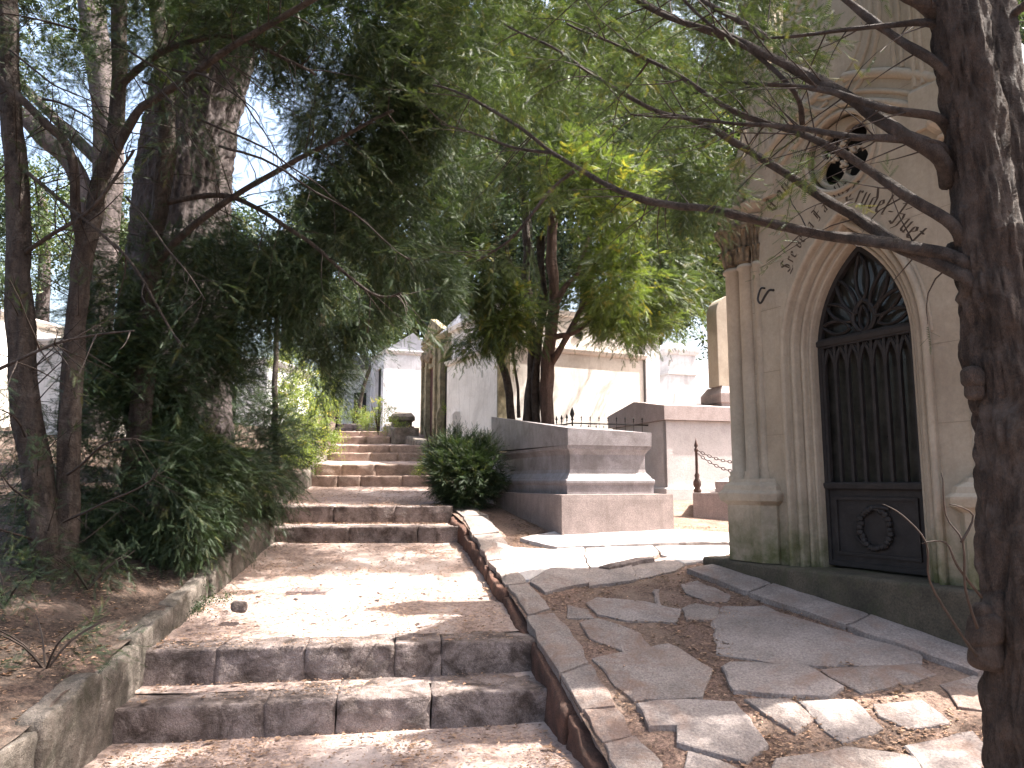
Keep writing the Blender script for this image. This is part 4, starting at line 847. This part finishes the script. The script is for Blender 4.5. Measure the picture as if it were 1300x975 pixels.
crown('foliage', [((1.2,3.2,4.9),(1.6,1.2,.8),260), ((2.6,4.0,5.8),(1.5,.9,.6),620), ((4.3,4.3,5.9),(.7,.7,.5),260), ((5.3,3.9,6.2),(1.1,.65,.5),520), ((1.9,8.2,6.6),(1.3,1.0,.6),760)], 'yew_mid', ft, frond=.35, k=7, size=.13, droop=.3, seed=4)  # shade canopy added mostly out of view to dapple path, landing and flagstones
# ---- 2 clustered tree behind the tomb
bc = at(680, 540, 12.2); ct = thing('clustered_yew', 'multi stemmed yew with reddish bark and green foliage painted brighter where sunlit, behind the dark tomb', 'tree', bc)
CS = [(PT((700,560,12),(692,500,12),(697,440,12),(704,380,12),(700,320,12),(705,250,12),(712,160,12)), .115, .07, 'bark_red'), (PT((684,560,12.1),(681,500,12.1),(683,440,12.1),(690,380,12.1),(684,300,12.1)), .07, .05, 'bark'), (PT((668,560,12.2),(674,500,12.2),(676,440,12.2),(668,360,12.2),(668,290,12.2),(660,220,12.3)), .10, .06, 'bark'),
      (PT((652,560,12),(645,500,12),(634,450,12),(625,420,12)), .08, .04, 'bark'), (PT((699,430,12),(722,425,11.8),(745,410,11.7),(765,385,11.6),(772,372,11.5)), .05, .03, 'bark_red'), (PT((697,470,12),(712,440,11.9),(735,400,11.9),(750,350,11.9),(760,320,11.9)), .06, .03, 'bark_red'),
      (PT((700,400,12),(716,365,12),(735,345,12.1),(748,300,12.2)), .06, .03, 'bark_red'), (PT((680,560,12.1),(683,480,12.1),(686,400,12.1),(690,300,12.1)), .07, .03, 'bark'), (PT((660,530,11.8),(655,480,11.8),(650,440,11.8)), .03, .015, 'bark')]
for q, (pts, r0, r1, m_) in enumerate(CS): trunk('trunk' if q < 4 else 'limb', pts, r0, r1, m_, ct, n=14, rough=.3, amp=.04, seed=q+20)
DENS = 1.4
crown('foliage', [PB(670,170,11.4,120,105,1.2,560), PB(600,320,10.6,55,75,.8,400), PB(800,150,12.5,130,110,2,600), PB(640,400,11.2,55,32,.8,170), PB(800,360,12.5,75,70,1.2,420), PB(870,330,13.5,70,75,1.2,330)], 'yew_mid', ct, frond=.36, k=7, size=.17, tpl=SPRAY_M, droop=.3, clump=1.7, thr=.02, seed=8)
crown('foliage', [PB(740,235,10.6,60,60,.9,260), PB(790,270,10.6,50,70,.9,240), PB(790,350,11,50,45,.8,210), PB(640,385,10.8,30,35,.5,90), PB(800,405,12,55,28,.7,150), PB(850,395,13,45,34,.7,140), PB(780,400,11.6,60,30,.5,120), PB(640,420,11.4,35,22,.4,70), PB(600,420,11.4,30,28,.5,70)], 'yew_bright', ct, frond=.32, k=7, size=.15, tpl=SPRAY_M, droop=.32, clump=2.2, thr=.02, seed=9)  # brighter needle colour stands in for sun on these parts of the crown
DENS = 1.25
# ---- 3 left yew pair
b3 = onT(72, 735, TL); Y3 = b3.y; ly = thing('left_yew', 'dark yew with two stems rising from one foot at the left edge', 'tree', b3)
S1 = trunk('trunk', PT((72,760,Y3),(55,660,Y3),(35,520,Y3),(26,400,Y3),(22,250,Y3),(12,80,Y3),(6,-120,Y3)), .105, .07, 'bark', ly, n=26, rough=.3, amp=.02, seed=31)
S2 = trunk('trunk', PT((78,760,Y3),(84,660,Y3+.1),(90,520,Y3+.1),(97,400,Y3+.1),(108,320,Y3+.1),(132,225,Y3+.1),(148,150,Y3+.1),(152,20,Y3+.1),(150,-120,Y3+.1)), .085, .05, 'bark', ly, n=22, rough=.3, amp=.02, seed=32)
S3 = trunk('limb', PT((104,330,Y3+.1),(96,260,Y3),(88,190,Y3-.1),(50,150,Y3-.2),(0,100,Y3-.2)), .04, .028, 'bark', ly, n=14, seed=33)
S4 = trunk('limb', PT((130,235,Y3+.1),(170,150,Y3),(200,125,Y3-.1),(250,90,Y3-.2),(300,55,Y3-.3),(360,20,Y3-.3),(430,-20,Y3-.4)), .036, .02, 'bark', ly, n=12, seed=34)
S5 = trunk('limb', PT((150,110,Y3+.1),(210,65,Y3),(280,45,Y3),(330,60,Y3),(400,95,Y3)), .03, .012, 'bark', ly, n=10, seed=35)
S6 = trunk('limb', PT((0,468,Y3-.8),(60,440,Y3-.9),(110,428,Y3-.9),(170,420,Y3-1)), .012, .006, 'bark', ly, n=8, seed=36)
S7 = trunk('limb', PT((20,330,Y3),(60,300,Y3-.1),(120,260,Y3-.2),(170,190,Y3-.2)), .02, .01, 'bark', ly, n=8, seed=37)
S8 = trunk('limb', PT((10,200,Y3),(60,240,Y3-.1),(130,300,Y3-.2),(170,340,Y3-.2),(230,440,Y3-.2)), .018, .008, 'bark', ly, n=8, seed=38)
random.seed(5); mbt = MB(); O, A = [], []
for s_, n_, l_ in ((S1,34,.7),(S2,34,.6),(S3,14,.5),(S4,26,.6),(S5,20,.5),(S6,12,.4),(S7,14,.5),(S8,16,.5)):
    o_, a_ = twigs_from(s_, mbt, n_, l_, .006, down=.1, spread=1.2, start=.05); O += o_; A += a_
for (px0, py0, px1, py1) in ((40,640,0,600),(30,560,0,520),(40,690,-20,660),(85,600,180,560),(80,660,200,600),(60,130,150,170),(0,60,120,130),(100,40,0,20),(150,60,260,150),(180,100,260,200),(220,90,330,150),(250,150,420,250),(280,180,520,330),(160,250,260,380),(250,60,360,210)):
    p_ = wiggle([at(px0, py0, Y3-.1), at((px0+px1)/2, (py0+py1)/2+random.uniform(-18, 10), Y3-.3), at(px1, py1, Y3-.4)], 6, .05, px0); mbt.tube(p_, rads(len(p_), .011, .004), 5); o_, a_ = twigs_from(p_, mbt, 10, .3, .003, down=.3, spread=1.); O += o_; A += a_
mbt.build('twigs', 'twig', ly, smooth=True)['kind'] = 'stuff'
keep = [i for i in range(len(O)) if random.random() < .42]
add_fronds('foliage', [O[i] for i in keep], [A[i] for i in keep], 'yew_dark', ly, ln=.2, k=6, size=.08)
crown('foliage', [PB(50,690,Y3+.2,80,40,.5,60), PB(20,60,Y3+.4,90,70,.6,110), PB(100,620,Y3+.5,70,60,.5,110), PB(30,500,Y3+.6,50,80,.5,60), PB(420,20,Y3+.7,120,90,.8,520), PB(300,-40,Y3,150,60,.9,300), PB(560,20,Y3+.9,90,70,.8,380), PB(200,40,Y3+.4,60,60,.5,70), PB(120,420,Y3+1.2,60,60,.4,90), PB(130,560,Y3+.8,60,90,.4,160), PB(190,500,Y3+.9,60,110,.4,260), PB(60,600,Y3+.9,70,70,.4,110), PB(120,680,Y3+.3,70,40,.4,70), PB(200,620,Y3+.5,60,70,.3,200), PB(70,130,Y3+.5,80,60,.5,90), PB(200,50,Y3+.2,90,60,.5,200), PB(330,50,Y3+.3,70,55,.5,220), PB(420,130,Y3+.8,50,70,.5,220), PB(160,330,Y3+.9,60,70,.5,150), PB(250,300,Y3+1.2,50,50,.5,120)], 'yew_dark', ly, frond=.28, k=7, size=.1, tpl=SPRAY_N, droop=.4, clump=1.8, thr=.0, seed=12)
# ---- 4 third yew with skirt of foliage
b4 = onT(170, 700, TL); Y4 = b4.y; y4 = thing('skirted_yew', 'dark yew with foliage drooping to the ground beside the left kerb wall', 'tree', b4)
S = trunk('trunk', PT((165,720,Y4),(172,600,Y4),(182,470,Y4),(192,340,Y4),(205,240,Y4),(212,150,Y4),(200,20,Y4),(195,-100,Y4)), .10, .06, 'bark', y4, n=20, rough=.3, amp=.03, seed=41)
S_b = trunk('limb', PT((190,345,Y4),(240,290,Y4-.2),(330,230,Y4-.3),(420,180,Y4-.4),(500,140,Y4-.4)), .04, .012, 'bark', y4, n=10, seed=42)
S_c = trunk('limb', PT((200,260,Y4),(290,250,Y4),(380,300,Y4-.1),(470,370,Y4-.1),(510,372,Y4-.1)), .03, .008, 'bark', y4, n=10, seed=43)
mbt = MB(); O, A = [], []
for s_, n_ in ((S,30),(S_b,22),(S_c,24)): o_, a_ = twigs_from(s_, mbt, n_, .6, .006, down=.3, spread=1.1); O += o_; A += a_
mbt.build('twigs', 'twig', y4, smooth=True)['kind'] = 'stuff'
add_fronds('foliage', O, A, 'yew_dark', y4, ln=.26, k=7, size=.1)
DENS = 1.5
crown('foliage', [PB(215,590,Y4+.1,75,110,.6,700), PB(260,530,Y4+.8,80,90,.6,560), PB(225,440,Y4+.3,70,70,.5,420), PB(310,590,Y4+1.6,60,75,.5,360), PB(245,660,Y4-.1,32,50,.3,110), PB(300,370,Y4+.8,100,75,.8,620), PB(400,380,Y4+1.4,90,65,.8,520), PB(480,250,Y4+1.0,75,120,.8,820), PB(400,310,Y4+.6,70,80,.6,380), PB(460,100,Y4+.6,110,130,.9,1000), PB(560,150,Y4+1.4,70,150,.8,620), PB(530,340,Y4+2,55,60,.6,300), PB(430,430,Y4+2.4,55,30,.5,200), PB(140,540,Y4+.5,35,90,.4,170), PB(330,330,Y4+1.5,80,40,.6,240), PB(120,660,Y4+.6,60,60,.5,200), PB(380,470,Y4+2.6,60,40,.6,200), PB(180,520,Y4+.2,70,110,.5,300), PB(160,400,Y4+.4,60,80,.5,260), PB(520,60,Y4+.5,70,90,.6,420), PB(270,600,Y4+.6,80,70,.5,400)], 'yew_dark', y4, frond=.30, k=8, size=.1, droop=.5, clump=1.6, thr=.04, seed=14)
DENS = 1.0
# shade canopy of the same yews above the path, outside the frame
crown('foliage', [((-2.6,6.4,7.2),(2.0,2.6,1.0),520), ((-4.8,7.2,7.6),(2.2,1.8,.9),380), ((-.2,7.2,7.1),(1.3,2.4,.7),420), ((-1.2,3.6,6.2),(1.6,1.8,.8),330), ((-5.5,5,6.6),(2,2.5,1),300)], 'yew_dark', y4, frond=.5, k=7, size=.18, droop=.5, clump=.9, thr=.0, seed=15, tpl=SPRAY_F)
# ---- 5 big ridged trunk
b5 = onT(238, 640, TL); b5 = at(238, 620, 9.2); bt = thing('big_ridged_tree', 'massive grey tree with deeply ridged bark leaning right, behind the left yews', 'tree', b5)
trunk('trunk', PT((240,700,9.2),(230,560,9.2),(225,420,9.2),(228,300,9.2),(240,180,9.2),(262,60,9.2),(285,-60,9.2),(310,-260,9.2)), .62, .52, 'bark_gray', bt, n=150, rough=.10, amp=.01, sub=26, seed=51, fine=3.2)
trunk('limb', PT((255,120,9.1),(290,70,9),(330,-20,9),(380,-160,9)), .3, .2, 'bark_gray', bt, n=26, rough=.15, seed=52)
crown('crown', [((-3.5,9,9.8),(3,2,1.2),400), ((-6,10,9.8),(3,2,1.2),300)], 'leaf_far', bt, frond=.6, k=6, size=.3, tpl=LEAF, seed=53)
# ---- 6 pale trunk and its diagonal limb
pt_ = thing('pale_trunk_tree', 'pale grey trunked tree with a diagonal fork, seen against the sky between the left yews', 'tree', at(128, 560, 14))
trunk('trunk', PT((118,600,14),(122,480,14),(128,330,14),(138,220,14),(130,100,14),(115,0,14),(105,-160,14)), .30, .24, 'bark_gray', pt_, n=24, rough=.15, seed=61)
trunk('limb', PT((128,300,14),(95,215,14),(55,175,14),(20,140,14),(-60,90,14)), .2, .12, 'bark_gray', pt_, n=16, rough=.15, seed=62)
trunk('limb', PT((135,215,14),(90,170,14.2),(40,120,14.4),(-20,60,14.6)), .13, .07, 'bark_gray', pt_, n=14, rough=.15, seed=63)
crown('crown', [PB(40,-60,15,130,60,2,260), PB(60,90,13,60,50,.8,90), PB(150,-40,15,90,60,1.5,150)], 'leaf_blue', pt_, frond=.5, k=6, size=.22, tpl=LEAF, droop=.4, clump=1, thr=.05, seed=64)
# ---- 7 small yew at the end of the kerb
b7 = onT(352, 600, TL); y7 = thing('slim_yew', 'slim dark yew sapling growing beside the bright shrub at the end of the left wall', 'tree', b7)
trunk('trunk', PT((350,615,b7.y),(349,540,b7.y),(350,470,b7.y),(352,400,b7.y),(356,320,b7.y)), .055, .03, 'bark', y7, n=12, rough=.3, amp=.04, seed=71)
crown('foliage', [PB(340,540,b7.y+.2,45,70,.5,230), PB(370,560,b7.y-.1,40,35,.4,120), PB(310,520,b7.y+.8,40,70,.6,200), PB(350,470,b7.y+1,30,45,.5,90), PB(345,600,b7.y-.1,22,14,.2,50)], 'yew_dark', y7, frond=.32, k=7, size=.12, droop=.4, clump=2, thr=.0, seed=72)
# ---- bushes
rb = at(592, 645, 9.9); rb = Vector((rb.x, 9.9, 1.2)); bush = thing('round_bush', 'round dark green yew bush at the left end of the granite tomb', 'bush', rb)
mb = MB()
for i in range(9):
    a = 2*math.pi*i/9; mb.tube(wiggle([rb+Vector((0,0,-.1)), rb+Vector((math.cos(a)*.15, math.sin(a)*.15, .3)), rb+Vector((math.cos(a)*.35, math.sin(a)*.35, .7))], 4, .02), rads(9,.02,.008), 6)
mb.build('stems', 'bark', bush)
DENS = 1.6
crown('foliage', [PB(592,582,9.9,40,24,.45,480), PB(590,604,9.7,44,30,.4,520), PB(572,588,9.8,28,36,.35,240), PB(612,596,9.8,24,34,.4,240), PB(590,628,9.6,30,14,.25,120)], 'yew_dark', bush, frond=.2, k=8, size=.085, tpl=SPRAY_N, droop=-.15, clump=3, thr=-.1, seed=81)
DENS = 1.0
def shrub(lab, px, pyb, Y, blobs, mat, size=.1, name='shrub', tpl=None, n_st=8, h=.8, fr_=.22, fn=None):
    b = at(px, pyb, Y); o = thing(name, lab, 'shrub' if name == 'shrub' else 'plant', b); mb = MB()
    for i in range(n_st):
        a = random.uniform(0, 6.28); r_ = random.uniform(.1, .35)*h; mb.tube(wiggle([b+Vector((0,0,-.15)), b+Vector((math.cos(a)*r_*.4, math.sin(a)*r_*.4, h*.4)), b+Vector((math.cos(a)*r_, math.sin(a)*r_, h*random.uniform(.7, 1)))], 3, .02), rads(7,.012,.003), 4)
    mb.build('stems', 'twig', o); crown('foliage', blobs, mat, o, frond=fr_, k=6, size=size, tpl=LEAF if tpl is None else tpl, droop=.2, clump=2, thr=-.05, seed=int(px)); return o
shrub('bright yellow green sunlit shrub spilling over the left end of the orange steps', 395, 590, 13.4, [PB(385,520,13.6,38,50,.6,260), PB(400,560,13.2,24,28,.4,120), PB(372,575,12.8,26,22,.4,90), PB(410,500,14.4,18,30,.4,70)], 'shrub', .13)
shrub('pale feathery sunlit shrub just behind the bright yellow green one', 412, 560, 15.5, [PB(412,535,15.5,20,30,.5,110), PB(378,470,16,34,26,.8,120)], 'shrub', .14)
shrub('straggly weeds with pale stems growing by the plain chapel wall', 480, 545, 19.3, [PB(482,525,19.4,22,16,.4,70), PB(500,538,18.8,18,8,.3,30), PB(470,535,19.2,14,8,.3,30)], 'shrub', .12, name='weed_clump')
shrub('small leafy weeds growing where the far ledge meets the round bush', 548, 585, 13.6, [PB(540,588,13.4,14,12,.25,40), PB(551,570,14.2,8,12,.2,20), PB(560,522,16.5,10,8,.2,14)], 'shrub', .09, name='weed_clump')
shrub('low creeping green plant hanging over the left kerb onto the landing', 262, 770, 6.3, [PB(262,762,6.15,22,14,.18,40), PB(250,775,5.9,12,10,.12,18)], 'yew_dark', .06, name='creeper', h=.1, n_st=4, fr_=.12)
def lowyew(lab, px, py, blobs, seed):
    b = onT(px, py, TL); o = thing('yew_seedling', lab, 'shrub', b, 'yew seedlings on the left bank'); mb = MB(); O, A = [], []
    for i in range(6):
        a = random.uniform(0, 6.28); p_ = wiggle([b, b+Vector((math.cos(a)*.12, math.sin(a)*.12, .15)), b+Vector((math.cos(a)*.3, math.sin(a)*.3, .26))], 3, .02); mb.tube(p_, rads(7,.008,.003), 4)
    mb.build('stems', 'twig', o); bb = [(b+Vector(q[0]), q[1], q[2]) for q in blobs]; crown('foliage', bb, 'yew_dark', o, frond=.2, k=7, size=.075, tpl=SPRAY_N, droop=.3, clump=2.5, thr=-.05, seed=seed)
random.seed(9)
lowyew('dark yew seedling with drooping tips standing beside the kerb bend', 235, 715, [((0,0,.28),(.22,.2,.22),60)], 1)
lowyew('wide low yew shoots in the bottom left corner of the bank', 60, 850, [((0,0,.1),(.4,.3,.12),45)], 2)
lowyew('low yew shoots at the foot of the double stemmed left yew', 110, 750, [((0,0,.15),(.35,.25,.16),50), ((-.5,-.2,.15),(.25,.25,.16),25)], 3)
lowyew('yew shoots close to the left edge below the first trunk', 8, 770, [((0,0,.2),(.3,.3,.2),50)], 4)
# ---- small trees at the top of the stair
for q, (pts, lab, m_) in enumerate(((PT((461,548,25),(456,520,25),(462,490,25),(472,465,25),(490,440,25)), 'thin curved dark tree at the top of the stair', 'bark'), (PT((420,535,26),(415,490,26),(412,450,26),(408,400,26)), 'straight brownish tree left of the thin curved one at the stair top', 'bark_red'), (PT((429,530,25.5),(423,500,25.5),(432,475,25.5),(445,450,25.5)), 'forked dark sapling between the two trees at the stair top', 'bark'))):
    o = thing('small_tree', lab, 'tree', pts[0]); pts = [pts[0]-Vector((0,0,.5))]+pts; trunk('trunk', pts, (.11,.22,.10)[q], (.05,.18,.05)[q], m_, o, n=12, seed=90+q)
    e = pts[-1]; crown('crown', [((e.x,e.y,e.z+.6),(1.1,1.0,.8),110), ((e.x-.4,e.y,e.z+2.2),(1.6,1.4,1.2),150)], 'leaf_far', o, frond=.4, k=6, size=.22, tpl=LEAF, seed=q+91)
shrub('low green shrub under the little trees at the top of the stair', 448, 540, 24.5, [PB(450,525,24.5,18,9,.5,50)], 'shrub', .14)
# ---- big background trees
BG = [ # px, Y, crown centre py, rx px, ry px, material, trunk r, label
 (915,30,330,70,110,'leaf_far',.45,'tall light green tree behind the stele and the small tomb house'),
 (980,34,200,110,170,'leaf_far',.45,'tall green tree rising behind the gothic chapel'),
 (830,30,230,110,190,'leaf_far',.4,'broad light green tree behind the long white tomb house'),
 (740,34,120,130,170,'leaf_far',.45,'high green tree filling the sky above the clustered yew'),
 (640,30,230,110,180,'leaf_blue',.4,'bluish green tree behind the row of chapels'),
 (570,36,90,120,160,'leaf_blue',.45,'dark tall tree above the chapels, partly behind the near yew foliage'),
 (520,30,300,90,130,'leaf_far',.35,'green tree leaning over the plain chapel'),
 (440,38,330,80,120,'leaf_blue',.4,'rounded bluish tree at the far end of the stair'),
 (360,30,340,70,95,'leaf_blue',.35,'bushy tree right of the big ridged trunk'),
 (290,34,330,70,80,'leaf_far',.35,'light green tree directly behind the big ridged trunk'),
 (150,32,300,90,75,'leaf_far',.35,'low spreading tree behind the pale trunk, bright behind the left yews'),
 (50,28,280,80,80,'leaf_far',.35,'leafy tree behind the first left trunk'),
 (-60,26,300,90,150,'leaf_blue',.4,'large tree just outside the left edge'),
 (1120,38,60,140,160,'leaf_far',.45,'tall tree far behind the gable of the gothic chapel'),
 (-330,24,300,150,190,'leaf_blue',.4,'broad tree well outside the left edge'),
 (1330,26,150,120,260,'leaf_far',.45,'bright green tree at the right edge behind the foreground yew'),
]
for q, (px, Y, cy, rx, ry, m_, tr, lab) in enumerate(BG):
    o = thing('background_tree', lab, 'tree', at(px, 530, Y), 'trees beyond the tombs'); s_ = Y/30
    trunk('trunk', PT((px-6,600,Y),(px,480,Y),(px+8,cy+ry*.3,Y),(px,cy-ry*.5,Y)), tr, tr*.4, 'bark_gray' if q % 2 else 'bark', o, n=14, rough=.2, amp=.1, seed=q)
    n_ = int(rx*ry/(22 if px < 400 else 13))
    crown('crown', [PB(px,cy,Y,rx,ry,2.6,int(n_*.55)), PB(px+rx*.35,cy+ry*.4,Y-1.5,rx*.6,ry*.45,1.8,int(n_*.25)), PB(px-rx*.4,cy-ry*.3,Y-1,rx*.55,ry*.5,1.8,int(n_*.25))], m_, o, frond=.9*s_, k=6, size=(.55 if px < 400 else .7)*s_, tpl=LEAF, droop=.35, clump=.55, thr=-.02, seed=q+100)
# distant hedge line closing the view under the crowns
V, F, t = crown_arrays([((-34+x*6, 46, 5.0+1.5*math.sin(x*1.7)),(4.2,1.6,2.6),90) for x in range(13)]+[((-40-x*7, 44-x*3, 5.5+1.5*math.sin(x*2.1)),(4.6,2,3.2),90) for x in range(9)], 1.1, 6, .8, LEAF, .2, .4, -.2, 5)
meta(link('far_woodland', mesh_np('far_woodland', V, F, t), 'leaf_blue'), 'solid mass of far trees closing the view behind the cemetery', 'woodland', kind='stuff')
# ================================================================ LITTER (needles, chips, fallen leaves)
def scatter(name, lab, n, region, zf, size, mat, cat='litter'):
    P = []
    while len(P) < n:
        x = random.uniform(*region[0]); d = region[1][0]+(region[1][1]-region[1][0])*random.random()**1.5
        z = zf(x, d)
        if z is None or noise.noise(Vector((x*1.7, d*1.7, 1.0)))+random.uniform(-.45, .45) < -.05: continue
        P.append((x, d, z))
    P = np.array(P); m = len(P); a = rng.uniform(0, 6.28, m); L_ = size*rng.uniform(.4, 1.4, m); w = L_*rng.uniform(.08, .3, m)
    dx, dy = np.cos(a), np.sin(a); Z = rng.uniform(.001, .012, m)
    v0 = np.stack([P[:,0]-dx*L_/2, P[:,1]-dy*L_/2, P[:,2]+.003], 1); v1 = np.stack([P[:,0]-dy*w, P[:,1]+dx*w, P[:,2]+Z], 1); v2 = np.stack([P[:,0]+dx*L_/2, P[:,1]+dy*L_/2, P[:,2]+.004], 1); v3 = np.stack([P[:,0]+dy*w, P[:,1]-dx*w, P[:,2]+.002+Z*.5], 1)
    V = np.stack([v0, v1, v2, v3], 1).reshape(-1, 3); F = np.arange(len(V)).reshape(-1, 4)
    return meta(link(name, mesh_np(name, V, F, np.repeat(rng.uniform(0, .95, m), 4)), mat), lab, cat, kind='stuff')
def zt_(x, d): return T(x, d)+.0 if interp(XR, d)+.3 < x < 3.2 else None
def zb_(x, d): return TL(x, d)+.01 if x < interp(XL, d)-.12 else None
def zp_(x, d):
    if not interp(XL, d)+.03 < x < interp(XR, d)-.05: return None
    for (l, r_, z0, z1, lab) in STEPS:
        pass
    u = (x+2.3)/2.5; y1 = 4.53+.4*u; y2 = 4.99+.38*u
    if d < y1-.03: return .012 if d > 2 else None
    if d < y2-.02: return .215 if d > y1+.04 and random.random() < .8*(1.2-u) else None
    if d < 8.58: return .43+(d-y2)/(8.6-y2)*.40+.006
    if d < 9.15: return 1.012 if d > 8.7 else None
    return 1.215+(d-9.2)*.055 if d < 12.8 else None
scatter('terrace_needles', 'brown fallen needles and chips covering the joints of the terrace', 26000, ((0,3.2),(2.6,9)), zt_, .028, 'deadneedle')
scatter('bank_needles', 'brown fallen needles and twigs on the left bank', 26000, ((-7,-2),(2.6,12)), zb_, .035, 'deadneedle')
scatter('path_needles', 'brown fallen needles strewn over the path and the step treads', 22000, ((-3.4,1.2),(3,12.8)), zp_, .024, 'deadneedle')
scatter('fallen_leaves', 'dry curled leaves lying along the foot of the steps', 260, ((-2.4,.9),(3.3,9)), zp_, .07, 'deadneedle')
# ================================================================ LIGHT
EL = 60; az = Vector((.985, .10, 0)).normalized()
to_sun = Vector((az.x*math.cos(R(EL)), az.y*math.cos(R(EL)), math.sin(R(EL))))
sd = bpy.data.lights.new('sun', 'SUN'); sd.energy = 5; sd.angle = R(.53); sd.color = (1, .95, .88); so = bpy.data.objects.new('sun', sd); col.objects.link(so)
so.rotation_euler = (-to_sun).to_track_quat('-Z', 'Y').to_euler()
w = bpy.data.worlds.new('World'); sc.world = w; w.use_nodes = True; nt = w.node_tree; nt.nodes.clear()
sky = nt.nodes.new('ShaderNodeTexSky'); sky.sky_type = 'NISHITA'; sky.sun_disc = False; sky.sun_elevation = R(EL); sky.sun_rotation = math.atan2(to_sun.x, to_sun.y); sky.air_density = 1.2; sky.dust_density = 7; sky.ozone_density = .4
bg = nt.nodes.new('ShaderNodeBackground'); bg.inputs[1].default_value = .115; ow = nt.nodes.new('ShaderNodeOutputWorld'); nt.links.new(sky.outputs[0], bg.inputs[0]); nt.links.new(bg.outputs[0], ow.inputs[0])
sc.view_settings.view_transform = 'Standard'; sc.view_settings.look = 'None'; sc.view_settings.gamma = 1; sc.view_settings.exposure = 2.33
sc.cycles.max_bounces = 6; sc.cycles.transparent_max_bounces = 8; sc.cycles.diffuse_bounces = 3
